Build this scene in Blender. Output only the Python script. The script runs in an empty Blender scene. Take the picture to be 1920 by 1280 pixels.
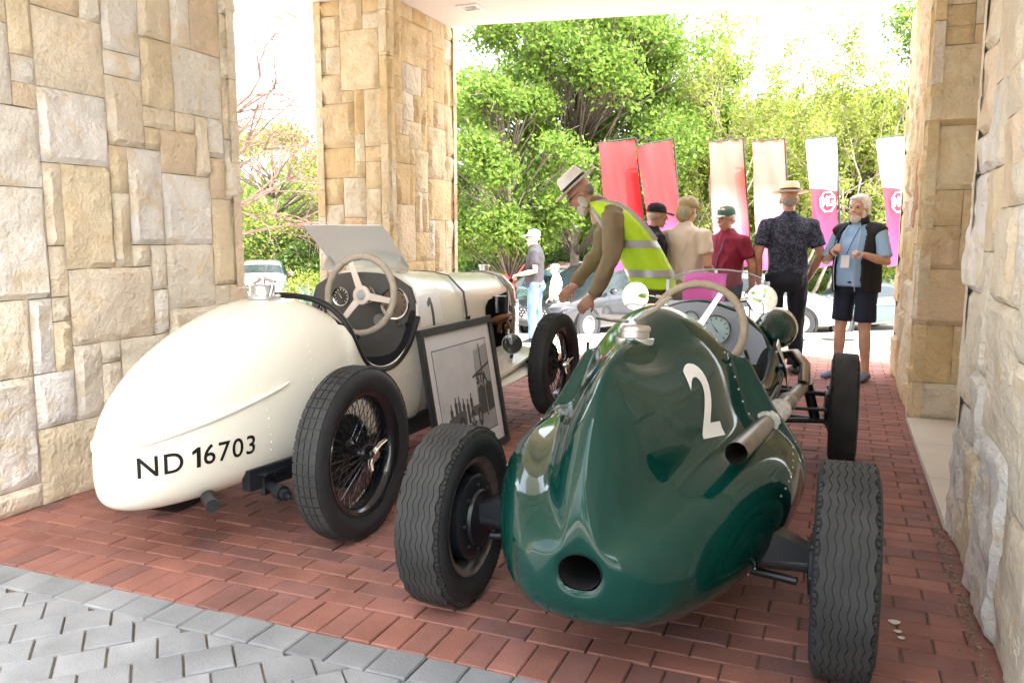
import bpy, bmesh, math, random
import numpy as np
from mathutils import Vector, Matrix, Quaternion, noise
from mathutils.bvhtree import BVHTree

random.seed(7)
rng = np.random.default_rng(7)
scene = bpy.context.scene
COL = scene.collection
R_ = math.radians

# ------------------------------------------------------------------ camera, sky, sun, exposure
FOC, PITCH, YAW, CAMH = 1515.0, 0.1282, 0.3852, 1.32      # focal length in pixels of a 1920 wide frame
cam_d = bpy.data.cameras.new('camera')
cam = bpy.data.objects.new('camera', cam_d)
COL.objects.link(cam)
cam_d.sensor_width = 36.0
cam_d.lens = FOC / 1920 * 36
cam_d.clip_end = 600
cam_d.clip_start = 0.05
cam.location = (0, 0, CAMH)
cam.rotation_euler = (math.pi / 2 - PITCH, 0, YAW)
scene.camera = cam

SUN_VEC = Vector((0.50, -0.24, 0.86)).normalized()          # towards the sun
sun_el = math.asin(SUN_VEC.z)
sun_az = math.atan2(SUN_VEC.x, SUN_VEC.y)
world = bpy.data.worlds.new('World')
scene.world = world
world.use_nodes = True
wn = world.node_tree
for n in list(wn.nodes): wn.nodes.remove(n)
wo = wn.nodes.new('ShaderNodeOutputWorld')
wb = wn.nodes.new('ShaderNodeBackground')
sk = wn.nodes.new('ShaderNodeTexSky')
sk.sky_type = 'NISHITA'
sk.sun_disc = False
sk.sun_elevation = sun_el
sk.sun_rotation = sun_az
sk.dust_density = 4.0
sk.ozone_density = 0.6
sk.air_density = 1.0
hs = wn.nodes.new('ShaderNodeHueSaturation')
hs.inputs['Saturation'].default_value = 0.35
wn.links.new(sk.outputs[0], hs.inputs['Color'])
wn.links.new(hs.outputs[0], wb.inputs['Color'])
wb.inputs['Strength'].default_value = 0.15
wn.links.new(wb.outputs[0], wo.inputs['Surface'])
sun_d = bpy.data.lights.new('sun', 'SUN')
sun_d.energy = 2.0
sun_d.angle = R_(0.5)
sun_d.color = (1.0, 0.95, 0.87)
sun = bpy.data.objects.new('sun', sun_d)
COL.objects.link(sun)
sun.rotation_euler = SUN_VEC.to_track_quat('Z', 'Y').to_euler()
scene.view_settings.view_transform = 'Standard'
scene.view_settings.look = 'None'
scene.view_settings.exposure = 3.15
scene.view_settings.gamma = 1.0
scene.cycles.use_denoising = True
scene.cycles.max_bounces = 10
scene.cycles.diffuse_bounces = 5
scene.cycles.glossy_bounces = 4
scene.cycles.transparent_max_bounces = 6
scene.cycles.caustics_reflective = False
scene.cycles.caustics_refractive = False
scene.cycles.sample_clamp_indirect = 8.0

# ------------------------------------------------------------------ helpers
_cr, _sr, _cp, _sp = math.cos(YAW), math.sin(YAW), math.cos(PITCH), math.sin(PITCH)
RV = Vector((_cr, _sr, 0)); FV = Vector((-_sr * _cp, _cr * _cp, -_sp)); UV = RV.cross(FV)
FH = Vector((-_sr, _cr, 0))
CAM = Vector((0, 0, CAMH))
def ray(px, py): return FV + RV * ((px - 960) / FOC) + UV * ((640 - py) / FOC)
def at(px, py, Z): return CAM + ray(px, py) * Z             # a place Z metres in front of the camera
def on_ground(px, py, z=0.0):
    d = ray(px, py); return CAM + d * ((z - CAMH) / d.z)

_mats = {}
def mat(name, col=(.5, .5, .5), rough=.5, metal=0., coat=0., spec=.5, var=0., vscale=8., bump=0., bscale=60., rnd=0., sub=0., alpha=1., trans=0., ior=1.45, emit=None, coord='Object', detail=5.):
    if name in _mats: return _mats[name]
    m = bpy.data.materials.new(name); m.use_nodes = True
    nt = m.node_tree; b = nt.nodes['Principled BSDF']
    b.inputs['Base Color'].default_value = (*col, 1)
    b.inputs['Roughness'].default_value = rough
    b.inputs['Metallic'].default_value = metal
    b.inputs['Coat Weight'].default_value = coat
    b.inputs['Coat Roughness'].default_value = .03
    b.inputs['Specular IOR Level'].default_value = spec
    b.inputs['Alpha'].default_value = alpha
    b.inputs['Transmission Weight'].default_value = trans
    b.inputs['IOR'].default_value = ior
    if emit: b.inputs['Emission Color'].default_value = (*emit[:3], 1); b.inputs['Emission Strength'].default_value = emit[3]
    tc = nt.nodes.new('ShaderNodeTexCoord')
    if var or rnd:
        base = None
        if var:
            nz = nt.nodes.new('ShaderNodeTexNoise'); nz.inputs['Scale'].default_value = vscale; nz.inputs['Detail'].default_value = detail
            nt.links.new(tc.outputs[coord], nz.inputs['Vector'])
            mr = nt.nodes.new('ShaderNodeMapRange'); mr.inputs['From Min'].default_value = .3; mr.inputs['From Max'].default_value = .7
            mr.inputs['To Min'].default_value = 1 - var; mr.inputs['To Max'].default_value = 1 + var
            nt.links.new(nz.outputs['Fac'], mr.inputs['Value']); base = mr.outputs[0]
        if rnd:
            oi = nt.nodes.new('ShaderNodeObjectInfo'); ge = nt.nodes.new('ShaderNodeNewGeometry')
            ad = nt.nodes.new('ShaderNodeMath'); ad.operation = 'ADD'
            nt.links.new(oi.outputs['Random'], ad.inputs[0]); nt.links.new(ge.outputs['Random Per Island'], ad.inputs[1])
            fr = nt.nodes.new('ShaderNodeMath'); fr.operation = 'FRACT'; nt.links.new(ad.outputs[0], fr.inputs[0])
            m2 = nt.nodes.new('ShaderNodeMapRange'); m2.inputs['To Min'].default_value = 1 - rnd; m2.inputs['To Max'].default_value = 1 + rnd
            nt.links.new(fr.outputs[0], m2.inputs['Value'])
            if base is None: base = m2.outputs[0]
            else:
                mu = nt.nodes.new('ShaderNodeMath'); mu.operation = 'MULTIPLY'
                nt.links.new(base, mu.inputs[0]); nt.links.new(m2.outputs[0], mu.inputs[1]); base = mu.outputs[0]
        vm = nt.nodes.new('ShaderNodeVectorMath'); vm.operation = 'SCALE'
        vm.inputs[0].default_value = col
        nt.links.new(base, vm.inputs['Scale']); nt.links.new(vm.outputs[0], b.inputs['Base Color'])
    if bump:
        n2 = nt.nodes.new('ShaderNodeTexNoise'); n2.inputs['Scale'].default_value = bscale; n2.inputs['Detail'].default_value = 6
        nt.links.new(tc.outputs[coord], n2.inputs['Vector'])
        bp = nt.nodes.new('ShaderNodeBump'); bp.inputs['Strength'].default_value = bump; bp.inputs['Distance'].default_value = .01
        nt.links.new(n2.outputs['Fac'], bp.inputs['Height']); nt.links.new(bp.outputs[0], b.inputs['Normal'])
    _mats[name] = m
    return m

def tag(o, label=None, cat=None, group=None, kind=None):
    if label: o['label'] = label
    if cat: o['category'] = cat
    if group: o['group'] = group
    if kind: o['kind'] = kind
    return o

def empty(name, loc=(0, 0, 0), rz=0., label=None, cat=None, group=None):
    o = bpy.data.objects.new(name, None); COL.objects.link(o)
    o.location = loc; o.rotation_euler = (0, 0, rz); o.empty_display_size = .1
    return tag(o, label, cat, group)

def link(name, me, parent=None, mats=None):
    o = bpy.data.objects.new(name, me); COL.objects.link(o)
    if parent is not None: o.parent = parent
    return o

class B:
    """collects shapes; build() links them as one mesh object"""
    def __init__(s): s.v = []; s.f = []; s.mi = []; s.sm = []
    def add(s, vs, fs, mi=0, smooth=True):
        k = len(s.v); s.v += [tuple(v) for v in vs]
        for f in fs: s.f.append(tuple(i + k for i in f)); s.mi.append(mi); s.sm.append(smooth)
        return s
    def box(s, c, size, rot=None, mi=0, taper=1.):
        hx, hy, hz = size[0] / 2, size[1] / 2, size[2] / 2
        vs = []
        for z in (-1, 1):
            t = taper if z > 0 else 1
            for x, y in ((-1, -1), (1, -1), (1, 1), (-1, 1)): vs.append(Vector((x * hx * t, y * hy * t, z * hz)))
        if rot is not None: vs = [rot @ v for v in vs]
        c = Vector(c); vs = [v + c for v in vs]
        return s.add(vs, [(3, 2, 1, 0), (4, 5, 6, 7), (0, 1, 5, 4), (1, 2, 6, 5), (2, 3, 7, 6), (3, 0, 4, 7)], mi, False)
    def loft(s, secs, mi=0, ring=True, cap=True, smooth=True):
        n = len(secs[0]); vs = [p for q in secs for p in q]; fs = []
        for i in range(len(secs) - 1):
            for j in range(n if ring else n - 1):
                a, b2 = i * n + j, i * n + (j + 1) % n
                fs.append((a, b2, b2 + n, a + n))
        if cap and ring:
            fs.append(tuple(reversed(range(n)))); fs.append(tuple(range((len(secs) - 1) * n, len(secs) * n)))
        return s.add(vs, fs, mi, smooth)
    def tube(s, pts, rad, n=10, mi=0, cap=True, closed=False, up=None):
        pts = [Vector(p) for p in pts]; m = len(pts)
        if not isinstance(rad, (list, tuple)): rad = [rad] * m
        secs = []; prev = None
        for i, p in enumerate(pts):
            if closed: t = pts[(i + 1) % m] - pts[i - 1]
            else: t = pts[min(i + 1, m - 1)] - pts[max(i - 1, 0)]
            t.normalize()
            if prev is None:
                a = Vector(up) if up is not None else (Vector((0, 0, 1)) if abs(t.z) < .9 else Vector((0, 1, 0)))
            else: a = prev
            a = (a - t * a.dot(t)).normalized(); prev = a; b2 = t.cross(a)
            r = rad[i]; ra, rb = r if isinstance(r, (list, tuple)) else (r, r)
            secs.append([p + a * (ra * math.cos(2 * math.pi * k / n)) + b2 * (rb * math.sin(2 * math.pi * k / n)) for k in range(n)])
        if closed: secs.append(secs[0]); cap = False
        return s.loft(secs, mi, True, cap)
    def cyl(s, p0, p1, r0, r1=None, n=16, mi=0, cap=True):
        return s.tube([p0, p1], [r0, r0 if r1 is None else r1], n, mi, cap)
    def lathe(s, prof, M=None, n=32, mi=0, smooth=True):
        secs = []
        for k in range(n):
            a = 2 * math.pi * k / n
            q = [Vector((r * math.cos(a), r * math.sin(a), z)) for r, z in prof]
            secs.append([M @ v for v in q] if M is not None else q)
        secs.append(secs[0])
        return s.loft(secs, mi, False, False, smooth)
    def ell(s, c, r, n=14, m=9, mi=0, rot=None):
        c = Vector(c); r = r if isinstance(r, (list, tuple)) else (r, r, r)
        secs = []
        for i in range(m):
            t = math.pi * (i + .02) / (m - 1 + .04) if 0 < i < m - 1 else (0.06 if i == 0 else math.pi - .06)
            q = [Vector((r[0] * math.sin(t) * math.cos(2 * math.pi * k / n), r[1] * math.sin(t) * math.sin(2 * math.pi * k / n), -r[2] * math.cos(t))) for k in range(n)]
            secs.append([c + (rot @ v if rot is not None else v) for v in q])
        return s.loft(secs, mi, True, True)
    def mesh(s, name, mats, sharp=40):
        me = bpy.data.meshes.new(name); me.from_pydata(s.v, [], s.f)
        for m in (mats if isinstance(mats, (list, tuple)) else [mats]): me.materials.append(m)
        me.polygons.foreach_set('material_index', s.mi); me.polygons.foreach_set('use_smooth', s.sm)
        if sharp: me.set_sharp_from_angle(angle=R_(sharp))
        me.update(); return me
    def fix(s):
        return s
    def build(s, name, mats, parent=None, sharp=40, bevel=0, subsurf=0, normals=False):
        me = s.mesh(name, mats, sharp if not subsurf else 0)
        if normals or True:
            bm = bmesh.new(); bm.from_mesh(me); bmesh.ops.remove_doubles(bm, verts=bm.verts, dist=1e-5)
            bmesh.ops.recalc_face_normals(bm, faces=bm.faces); bm.to_mesh(me); bm.free()
            if sharp and not subsurf: me.set_sharp_from_angle(angle=R_(sharp))
        o = link(name, me, parent)
        if bevel:
            md = o.modifiers.new('bevel', 'BEVEL'); md.width = bevel; md.segments = 2; md.limit_method = 'ANGLE'
        if subsurf:
            md = o.modifiers.new('sub', 'SUBSURF'); md.levels = subsurf; md.render_levels = subsurf
        return o

def frame_matrix(origin, x, y):
    x = Vector(x).normalized(); z = x.cross(Vector(y)).normalized(); y = z.cross(x)
    M = Matrix((x, y, z)).transposed().to_4x4(); M.translation = Vector(origin); return M

def evaluated_mesh(o):
    bpy.context.view_layer.update()
    dg = bpy.context.evaluated_depsgraph_get()
    return bpy.data.meshes.new_from_object(o.evaluated_get(dg))

def bvh_of(o):
    me = evaluated_mesh(o); M = o.matrix_world
    t = BVHTree.FromPolygons([M @ v.co for v in me.vertices], [tuple(p.vertices) for p in me.polygons]); bpy.data.meshes.remove(me); return t

def text_mesh(txt, size=1., bold=0., sp=1.):
    c = bpy.data.curves.new('t', 'FONT'); c.body = txt; c.size = size; c.align_x = 'CENTER'; c.align_y = 'CENTER'; c.offset = bold; c.space_character = sp
    c.resolution_u = 5
    o = bpy.data.objects.new('t', c); COL.objects.link(o); me = evaluated_mesh(o)
    bpy.data.objects.remove(o); bpy.data.curves.remove(c); return me

def decal(name, me, M, material, parent, bvh=None, off=.003, maxlen=.02, depth=.3):
    """flat lettering laid on a curved surface: M takes the letter plane into the world, each point is dropped on the surface"""
    bm = bmesh.new(); bm.from_mesh(me); bmesh.ops.triangulate(bm, faces=bm.faces)
    bm.transform(M)
    if bvh is not None:
        for _ in range(5):
            es = [e for e in bm.edges if e.calc_length() > maxlen]
            if not es: break
            bmesh.ops.subdivide_edges(bm, edges=es, cuts=1); bmesh.ops.triangulate(bm, faces=bm.faces)
        n = M.to_3x3() @ Vector((0, 0, 1)); n.normalize()
        for v in bm.verts:
            h, nn, i, d = bvh.ray_cast(v.co + n * depth, -n)
            if h is not None: v.co = h + n * off
    inv = parent.matrix_world.inverted() if parent is not None else Matrix()
    bm.transform(inv)
    m2 = bpy.data.meshes.new(name); bm.to_mesh(m2); bm.free(); m2.materials.append(material)
    return link(name, m2, parent)

def copy_tree(o, parent=None):
    c = o.copy(); COL.objects.link(c); c.parent = parent
    for ch in o.children: copy_tree(ch, c)
    return c

# ------------------------------------------------------------------ stone, brick and paver materials
def ramp_mat(name, stops, rough=.85, vein=None, vscale=5., bump=.5, bscale=35., dirt=0.12, distort=1.5, finescale=90., bdist=.01, stain=0.):
    m = bpy.data.materials.new(name); m.use_nodes = True; nt = m.node_tree; b = nt.nodes['Principled BSDF']
    b.inputs['Roughness'].default_value = rough; b.inputs['Specular IOR Level'].default_value = .25
    N = nt.nodes.new; L = nt.links.new
    oi = N('ShaderNodeObjectInfo'); ge = N('ShaderNodeNewGeometry'); ad = N('ShaderNodeMath'); ad.operation = 'ADD'
    L(oi.outputs['Random'], ad.inputs[0]); L(ge.outputs['Random Per Island'], ad.inputs[1])
    fr = N('ShaderNodeMath'); fr.operation = 'FRACT'; L(ad.outputs[0], fr.inputs[0])
    cr = N('ShaderNodeValToRGB'); cr.color_ramp.interpolation = 'CONSTANT' if len(stops) > 4 else 'LINEAR'
    while len(cr.color_ramp.elements) < len(stops): cr.color_ramp.elements.new(.5)
    for e, (p, c) in zip(cr.color_ramp.elements, stops): e.position = p; e.color = (*c, 1)
    L(fr.outputs[0], cr.inputs[0])
    tc = N('ShaderNodeTexCoord')
    # each piece samples another part of the pattern
    sc = N('ShaderNodeVectorMath'); sc.operation = 'SCALE'; sc.inputs['Scale'].default_value = 40
    cmb = N('ShaderNodeCombineXYZ'); L(fr.outputs[0], cmb.inputs[0]); L(fr.outputs[0], cmb.inputs[2]); L(cmb.outputs[0], sc.inputs[0])
    av = N('ShaderNodeVectorMath'); L(tc.outputs['Object'], av.inputs[0]); L(sc.outputs[0], av.inputs[1])
    nz = N('ShaderNodeTexNoise'); nz.inputs['Scale'].default_value = vscale; nz.inputs['Detail'].default_value = 6; nz.inputs['Distortion'].default_value = distort
    L(av.outputs[0], nz.inputs['Vector'])
    col = cr.outputs[0]
    if vein:
        mx = N('ShaderNodeMix'); mx.data_type = 'RGBA'; mx.inputs['B'].default_value = (*vein, 1)
        mr = N('ShaderNodeMapRange'); mr.inputs['From Min'].default_value = .5; mr.inputs['From Max'].default_value = .72; mr.inputs['To Max'].default_value = .75
        L(nz.outputs['Fac'], mr.inputs['Value']); L(mr.outputs[0], mx.inputs['Factor']); L(col, mx.inputs['A']); col = mx.outputs['Result']
    n3 = N('ShaderNodeTexNoise'); n3.inputs['Scale'].default_value = 3.2; n3.inputs['Detail'].default_value = 8; L(av.outputs[0], n3.inputs['Vector'])
    m3 = N('ShaderNodeMapRange'); m3.inputs['From Min'].default_value = .3; m3.inputs['From Max'].default_value = .7; m3.inputs['To Min'].default_value = 1 - dirt; m3.inputs['To Max'].default_value = 1 + dirt
    L(n3.outputs['Fac'], m3.inputs['Value'])
    vm = N('ShaderNodeVectorMath'); vm.operation = 'SCALE'; L(col, vm.inputs[0]); L(m3.outputs[0], vm.inputs['Scale'])
    fin = vm.outputs[0]
    if stain:                                                     # oil, dust and wear that run across neighbouring pieces
        n4 = N('ShaderNodeTexNoise'); n4.inputs['Scale'].default_value = 1.7; n4.inputs['Detail'].default_value = 9; n4.inputs['Roughness'].default_value = .68; L(ge.outputs['Position'], n4.inputs['Vector'])
        m4 = N('ShaderNodeMapRange'); m4.inputs['From Min'].default_value = .34; m4.inputs['From Max'].default_value = .66; m4.inputs['To Min'].default_value = 1 - stain; m4.inputs['To Max'].default_value = 1 + stain * .55; L(n4.outputs['Fac'], m4.inputs['Value'])
        v4 = N('ShaderNodeVectorMath'); v4.operation = 'SCALE'; L(fin, v4.inputs[0]); L(m4.outputs[0], v4.inputs['Scale']); fin = v4.outputs[0]
    L(fin, b.inputs['Base Color'])
    n2 = N('ShaderNodeTexNoise'); n2.inputs['Scale'].default_value = bscale; n2.inputs['Detail'].default_value = 8; n2.inputs['Roughness'].default_value = .62
    L(av.outputs[0], n2.inputs['Vector'])
    bp = N('ShaderNodeBump'); bp.inputs['Strength'].default_value = bump; bp.inputs['Distance'].default_value = bdist
    L(n2.outputs['Fac'], bp.inputs['Height']); L(bp.outputs[0], b.inputs['Normal'])
    _mats[name] = m
    return m

STONE = ramp_mat('sandstone', [(0, (.75, .64, .44)), (.16, (.70, .55, .32)), (.30, (.75, .67, .51)), (.44, (.72, .58, .37)), (.56, (.75, .68, .55)), (.68, (.69, .52, .29)), (.78, (.74, .61, .42)), (.90, (.71, .54, .35)), (.985, (.58, .33, .21))],
                 vein=(.62, .43, .22), vscale=4.5, bump=1., bscale=26, bdist=.03)
STONE_PALE_LIT = ramp_mat('pale_lit_sandstone', [(0, (.80, .73, .59)), (.16, (.77, .66, .47)), (.30, (.81, .77, .69)), (.44, (.79, .70, .55)), (.56, (.82, .79, .74)), (.68, (.80, .74, .63)), (.78, (.80, .71, .57)), (.90, (.76, .62, .46)), (.985, (.70, .48, .36))],
                 vein=(.72, .57, .36), vscale=3.5, bump=1., bscale=26, bdist=.03)  # paler stones, with the brighter light on the near walls mixed into the colour
MORTAR = mat('mortar', (.30, .25, .18), .95, var=.2)
BRICK = ramp_mat('clay_brick', [(0, (.28, .125, .097)), (.35, (.31, .135, .10)), (.7, (.27, .125, .10)), (1, (.215, .108, .094))], rough=.7, bump=.3, bscale=120, dirt=.22, vscale=9, stain=.26)
PAVER = ramp_mat('grey_paver', [(0, (.225, .235, .242)), (.5, (.255, .263, .27)), (1, (.20, .208, .216))], rough=.85, bump=.5, bscale=150, dirt=.2, stain=.18)
SAND = mat('joint_sand', (.13, .105, .075), .95, var=.3, vscale=20)
PLASTER = mat('soffit_plaster', (.80, .755, .72), .9, var=.03, vscale=2)

def fit_cells(nx, ny, sizes, rnd):
    g = [[False] * nx for _ in range(ny)]; out = []
    for y in range(ny):
        for x in range(nx):
            if g[y][x]: continue
            c = []
            for (w, h, wt) in sizes:
                if x + w <= nx and y + h <= ny and not any(g[y + j][x + i] for j in range(h) for i in range(w)): c.append((w, h, wt))
            w, h, _ = rnd.choices(c, [q[2] for q in c])[0]
            for j in range(h):
                for i in range(w): g[y + j][x + i] = True
            out.append((x, y, w, h))
    return out
SIZES = [(1, 1, 1.2), (2, 1, 2), (1, 2, 2), (2, 2, 5), (3, 2, 5), (2, 3, 6), (3, 3, 7), (1, 3, 1.5), (4, 3, 3), (2, 4, 3), (3, 4, 3)]

def stone_mesh(w, h, rnd, seg=.05, bulge=.028, depth=.07):
    nx = max(3, int(round(w / seg))); ny = max(3, int(round(h / seg))); vs = []; fs = []
    off = Vector((rnd.uniform(0, 90), rnd.uniform(0, 90), rnd.uniform(0, 90)))
    tx, ty = rnd.uniform(-.012, .012), rnd.uniform(-.012, .012); bl = bulge * rnd.uniform(.55, 1.25)
    for j in range(ny + 1):
        for i in range(nx + 1):
            a, c = i / nx, j / ny; x, y = a * w, c * h
            e = min(a * w, (1 - a) * w, c * h, (1 - c) * h)
            fall = min(1, e / .03) ** .5
            p = Vector((x, y, 0)) * 5 + off
            r = noise.noise(p) * .7 + noise.noise(p * 2.3) * .4 - abs(noise.noise(p * 1.3 + Vector((7, 3, 1)))) * 1.3 - abs(noise.noise(p * 2.9 + Vector((3, 9, 1)))) * .6 + noise.noise(p * 6) * .25 + .45
            z = fall * (bl + bl * .95 * r + tx * (a - .5) * 2 + ty * (c - .5) * 2)
            jx = jy = 0
            if e < 1e-6:
                k = noise.noise(Vector((x * 9, y * 9, 0)) + off) * .004 - .001
                if i == 0: jx = -k
                if i == nx: jx = k
                if j == 0: jy = -k
                if j == ny: jy = k
                z = noise.noise(p * 1.7) * .004
            vs.append((x + jx, y + jy, max(z, -.004)))
    for j in range(ny):
        for i in range(nx):
            a = j * (nx + 1) + i
            fs.append((a, a + 1, a + nx + 2, a + nx + 1))
    ringi = [i for i in range(nx + 1)] + [(nx + 1) * j + nx for j in range(1, ny + 1)] + [(nx + 1) * ny + i for i in range(nx - 1, -1, -1)] + [(nx + 1) * j for j in range(ny - 1, 0, -1)]
    k0 = len(vs)
    for i in ringi: vs.append((vs[i][0], vs[i][1], -depth))
    n = len(ringi)
    for k in range(n): fs.append((ringi[k], k0 + k, k0 + (k + 1) % n, ringi[(k + 1) % n]))
    return vs, fs

def clad(root, origin, along, width, height, cell, seed, seg=.05, bulge=.028, sizes=SIZES, smat=None):
    """random ashlar on one face: origin = lower corner, along = horizontal direction; normal = along x up"""
    rnd = random.Random(seed)
    nx = max(1, round(width / cell)); ny = max(1, round(height / cell)); cw, ch = width / nx, height / ny
    A = Vector(along).normalized(); N = A.cross(Vector((0, 0, 1))); loc = Vector(root.location)
    # uneven course lines
    M = Matrix((A, Vector((0, 0, 1)), N)).transposed()
    gx = [i * cw + (rnd.uniform(-.02, .02) if 0 < i < nx else 0) for i in range(nx + 1)]
    gy = [j * ch + (rnd.uniform(-.02, .02) if 0 < j < ny else 0) for j in range(ny + 1)]
    for (x, y, w, h) in fit_cells(nx, ny, sizes, rnd):
        x0, x1, y0, y1 = gx[x] + .0012, gx[x + w] - .0012, gy[y] + .0012, gy[y + h] - .0012
        vs, fs = stone_mesh(x1 - x0, y1 - y0, rnd, seg, bulge)
        me = bpy.data.meshes.new('stone')
        me.from_pydata(vs, [], fs); me.materials.append(smat or STONE)
        me.polygons.foreach_set('use_smooth', [True] * len(fs)); me.set_sharp_from_angle(angle=R_(32))
        o = link('stone', me, root)
        o.matrix_local = Matrix.Translation(Vector(origin) - loc) @ M.to_4x4() @ Matrix.Translation((x0, y0, 0))

HC = 3.326
def pier(name, label, u0, u1, v0, v1, faces, cell, seed, seg, bulge, top=HC, smat=None):
    """stone clad pier between u0..u1, v0..v1; faces = which sides carry stones"""
    r = empty(name, ((u0 + u1) / 2, (v0 + v1) / 2, 0), 0, label, 'pillar')
    B().box((0, 0, top / 2), (u1 - u0 - .084, v1 - v0 - .084, top + .3)).build('core', MORTAR, r)
    if 'E' in faces: clad(r, (u1 - .03, v0 - .0, 0), (0, 1, 0), v1 - v0, top, cell, seed, seg, bulge, smat=smat)
    if 'W' in faces: clad(r, (u0 + .03, v1, 0), (0, -1, 0), v1 - v0, top, cell, seed + 1, seg, bulge, smat=smat)
    if 'S' in faces: clad(r, (u0 + .004, v0 + .03, 0), (1, 0, 0), u1 - u0 - .012, top, cell, seed + 2, seg, bulge, smat=smat)
    if 'N' in faces: clad(r, (u1 - .004, v1 - .03, 0), (-1, 0, 0), u1 - u0 - .012, top, cell, seed + 3, seg, bulge, smat=smat)
    return r
UL, UR = -3.58, .49
pier('stone_pier', 'wide pale sandstone pier beside the tail of the cream car', -5.3, UL, .9, 4.25, 'EN', .128, 11, .030, .019, smat=STONE_PALE_LIT)
pier('stone_pier', 'golden sandstone pillar behind the cream car steering wheel', -4.36, UL, 6.1, 7.42, 'ESWN', .125, 23, .035, .019)
pier('stone_pier', 'near rough sandstone wall at the right edge beside the green car', UR, 1.6, -.6, 3.98, 'WN', .16, 37, .028, .017, smat=STONE_PALE_LIT)
pier('stone_pier', 'farther sandstone pillar on the right beyond the pale floor tiles', UR, 1.7, 6.45, 8.6, 'WSN', .14, 41, .035, .02)

# soffit slab with its skewed outer edge
sb = B()
pl = [(-5.34, .55), (2.6, .55), (2.6, 8.33), (UR, 7.97), (UL, 7.28), (-4.7, 6.62), (-5.32, 6.5)]
n = len(pl)
sb.add([(x, y, HC) for x, y in pl] + [(x, y, HC + .45) for x, y in pl], [tuple(reversed(range(n))), tuple(range(n, 2 * n))] + [(i, (i + 1) % n, n + (i + 1) % n, n + i) for i in range(n)], 0, False)
tag(sb.build('ceiling', PLASTER), kind='structure')
for k, (x, y) in enumerate(((-3.13, 6.75), (-4.84, 6.35))):
    r = empty('downlight', (x, y, HC), 0, ['square recessed downlight in the soffit right of the golden pillar', 'square recessed downlight in the soffit corner left of the golden pillar', 'square recessed downlight in the soffit towards the driveway', 'square recessed downlight above the two racing cars', 'square recessed downlight above the cream tail'][k], 'light', 'soffit downlights')
    b = B(); s = .085
    for (cx, cy, sx, sy) in ((0, s, 2 * s + .03, .03), (0, -s, 2 * s + .03, .03), (s, 0, .03, 2 * s - .03), (-s, 0, .03, 2 * s - .03)): b.box((cx, cy, -.006), (sx, sy, .012))
    b.build('trim', mat('white_trim', (.8, .8, .78), .4), r)
    B().cyl((0, 0, -.001), (0, 0, -.006), .05, n=20).build('lens', mat('lamp_lens', (.35, .33, .3), .25), r)

# ------------------------------------------------------------------ ground, brick drive, grey pavers
def smooth01(t): t = max(0., min(1., t)); return t * t * (3 - 2 * t)
def gz(u, v):
    d = u * FH.x + v * FH.y                                       # the forecourt falls away from the porch
    return -min(.95, .092 * max(0., d - 9.2))
gb = B()
as_ = [-300, -100, -50, -30, -20, -14, -10, -7, -5, -3, -1, 1, 3, 5, 7, 10, 14, 20, 30, 50, 100, 300]
ds_ = [-200, -60, -20, -8, -3, 0, 3, 6, 9.12, 9.2, 10, 11, 12.5, 14, 16, 18, 20, 22, 23.4, 26, 30, 36, 45, 60, 90, 150, 400]
gv = []
for d in ds_:
    for a in as_:
        p = RV * a + FH * d; gv.append((p.x, p.y, -.06 if d < 9.19 else gz(p.x, p.y)))
nu = len(as_)
gb.add(gv, [(j * nu + i, j * nu + i + 1, (j + 1) * nu + i + 1, (j + 1) * nu + i) for j in range(len(ds_) - 1) for i in range(nu - 1)])
def plaza_mat():
    m = mat('plaza_paving', (.42, .37, .33), .85); nt = m.node_tree; b = nt.nodes['Principled BSDF']
    tc = nt.nodes.new('ShaderNodeTexCoord'); br = nt.nodes.new('ShaderNodeTexBrick'); br.inputs['Scale'].default_value = 4.8
    br.inputs['Color1'].default_value = (.52, .46, .40, 1); br.inputs['Color2'].default_value = (.60, .54, .48, 1); br.inputs['Mortar'].default_value = (.2, .17, .15, 1)
    br.inputs['Mortar Size'].default_value = .012
    nt.links.new(tc.outputs['Object'], br.inputs['Vector']); nt.links.new(br.outputs['Color'], b.inputs['Base Color']); return m
tag(gb.build('ground', plaza_mat(), sharp=0), kind='structure')

def piece(w, d, h, bev, seedj=0):
    b = B(); x, y = w / 2, d / 2
    lo = [(-x, -y, -h), (x, -y, -h), (x, y, -h), (-x, y, -h)]
    mid = [(-x, -y, -bev), (x, -y, -bev), (x, y, -bev), (-x, y, -bev)]
    q = bev; up = [(-x + q, -y + q, 0), (x - q, -y + q, 0), (x - q, y - q, 0), (-x + q, y - q, 0)]
    V = lo + mid + up; F = [(8, 9, 10, 11)]
    for k in range(2):
        for i in range(4): F.append((k * 4 + i, k * 4 + (i + 1) % 4, k * 4 + 4 + (i + 1) % 4, k * 4 + 4 + i))
    return V, F
def visible(x, y, z=0):
    d = Vector((x, y, z)) - CAM; zz = d.dot(FV)
    if zz < .3: return None
    px, py = 960 + FOC * d.dot(RV) / zz, 640 - FOC * d.dot(UV) / zz
    return zz if -60 < px < 1980 and py < 1330 else None
VB = 2.145
drive = empty('brick_drive', (0, 0, 0)); tag(drive, kind='structure')
bed = B().add([(UL - 1.8, VB, -.009), (UR + .3, VB, -.009), (UR + .3, 9.9, -.009), (UL - 1.8, 7.6, -.009)], [(0, 1, 2, 3)], 0, False).build('sand_bed', SAND, drive)
BL, BW = .208, .104
spots = []
v = VB + BL / 2
u = UL - 1.8
while u < UR + .2: spots.append((u, v, 1)); u += BW
row = 0; v = VB + BL + BW / 2
while v < 10.5:
    u = UL - 1.8 + (BL / 2 if row % 2 else 0)
    while u < UR + .2: spots.append((u, v, 0)); u += BL
    v += BW; row += 1
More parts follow.
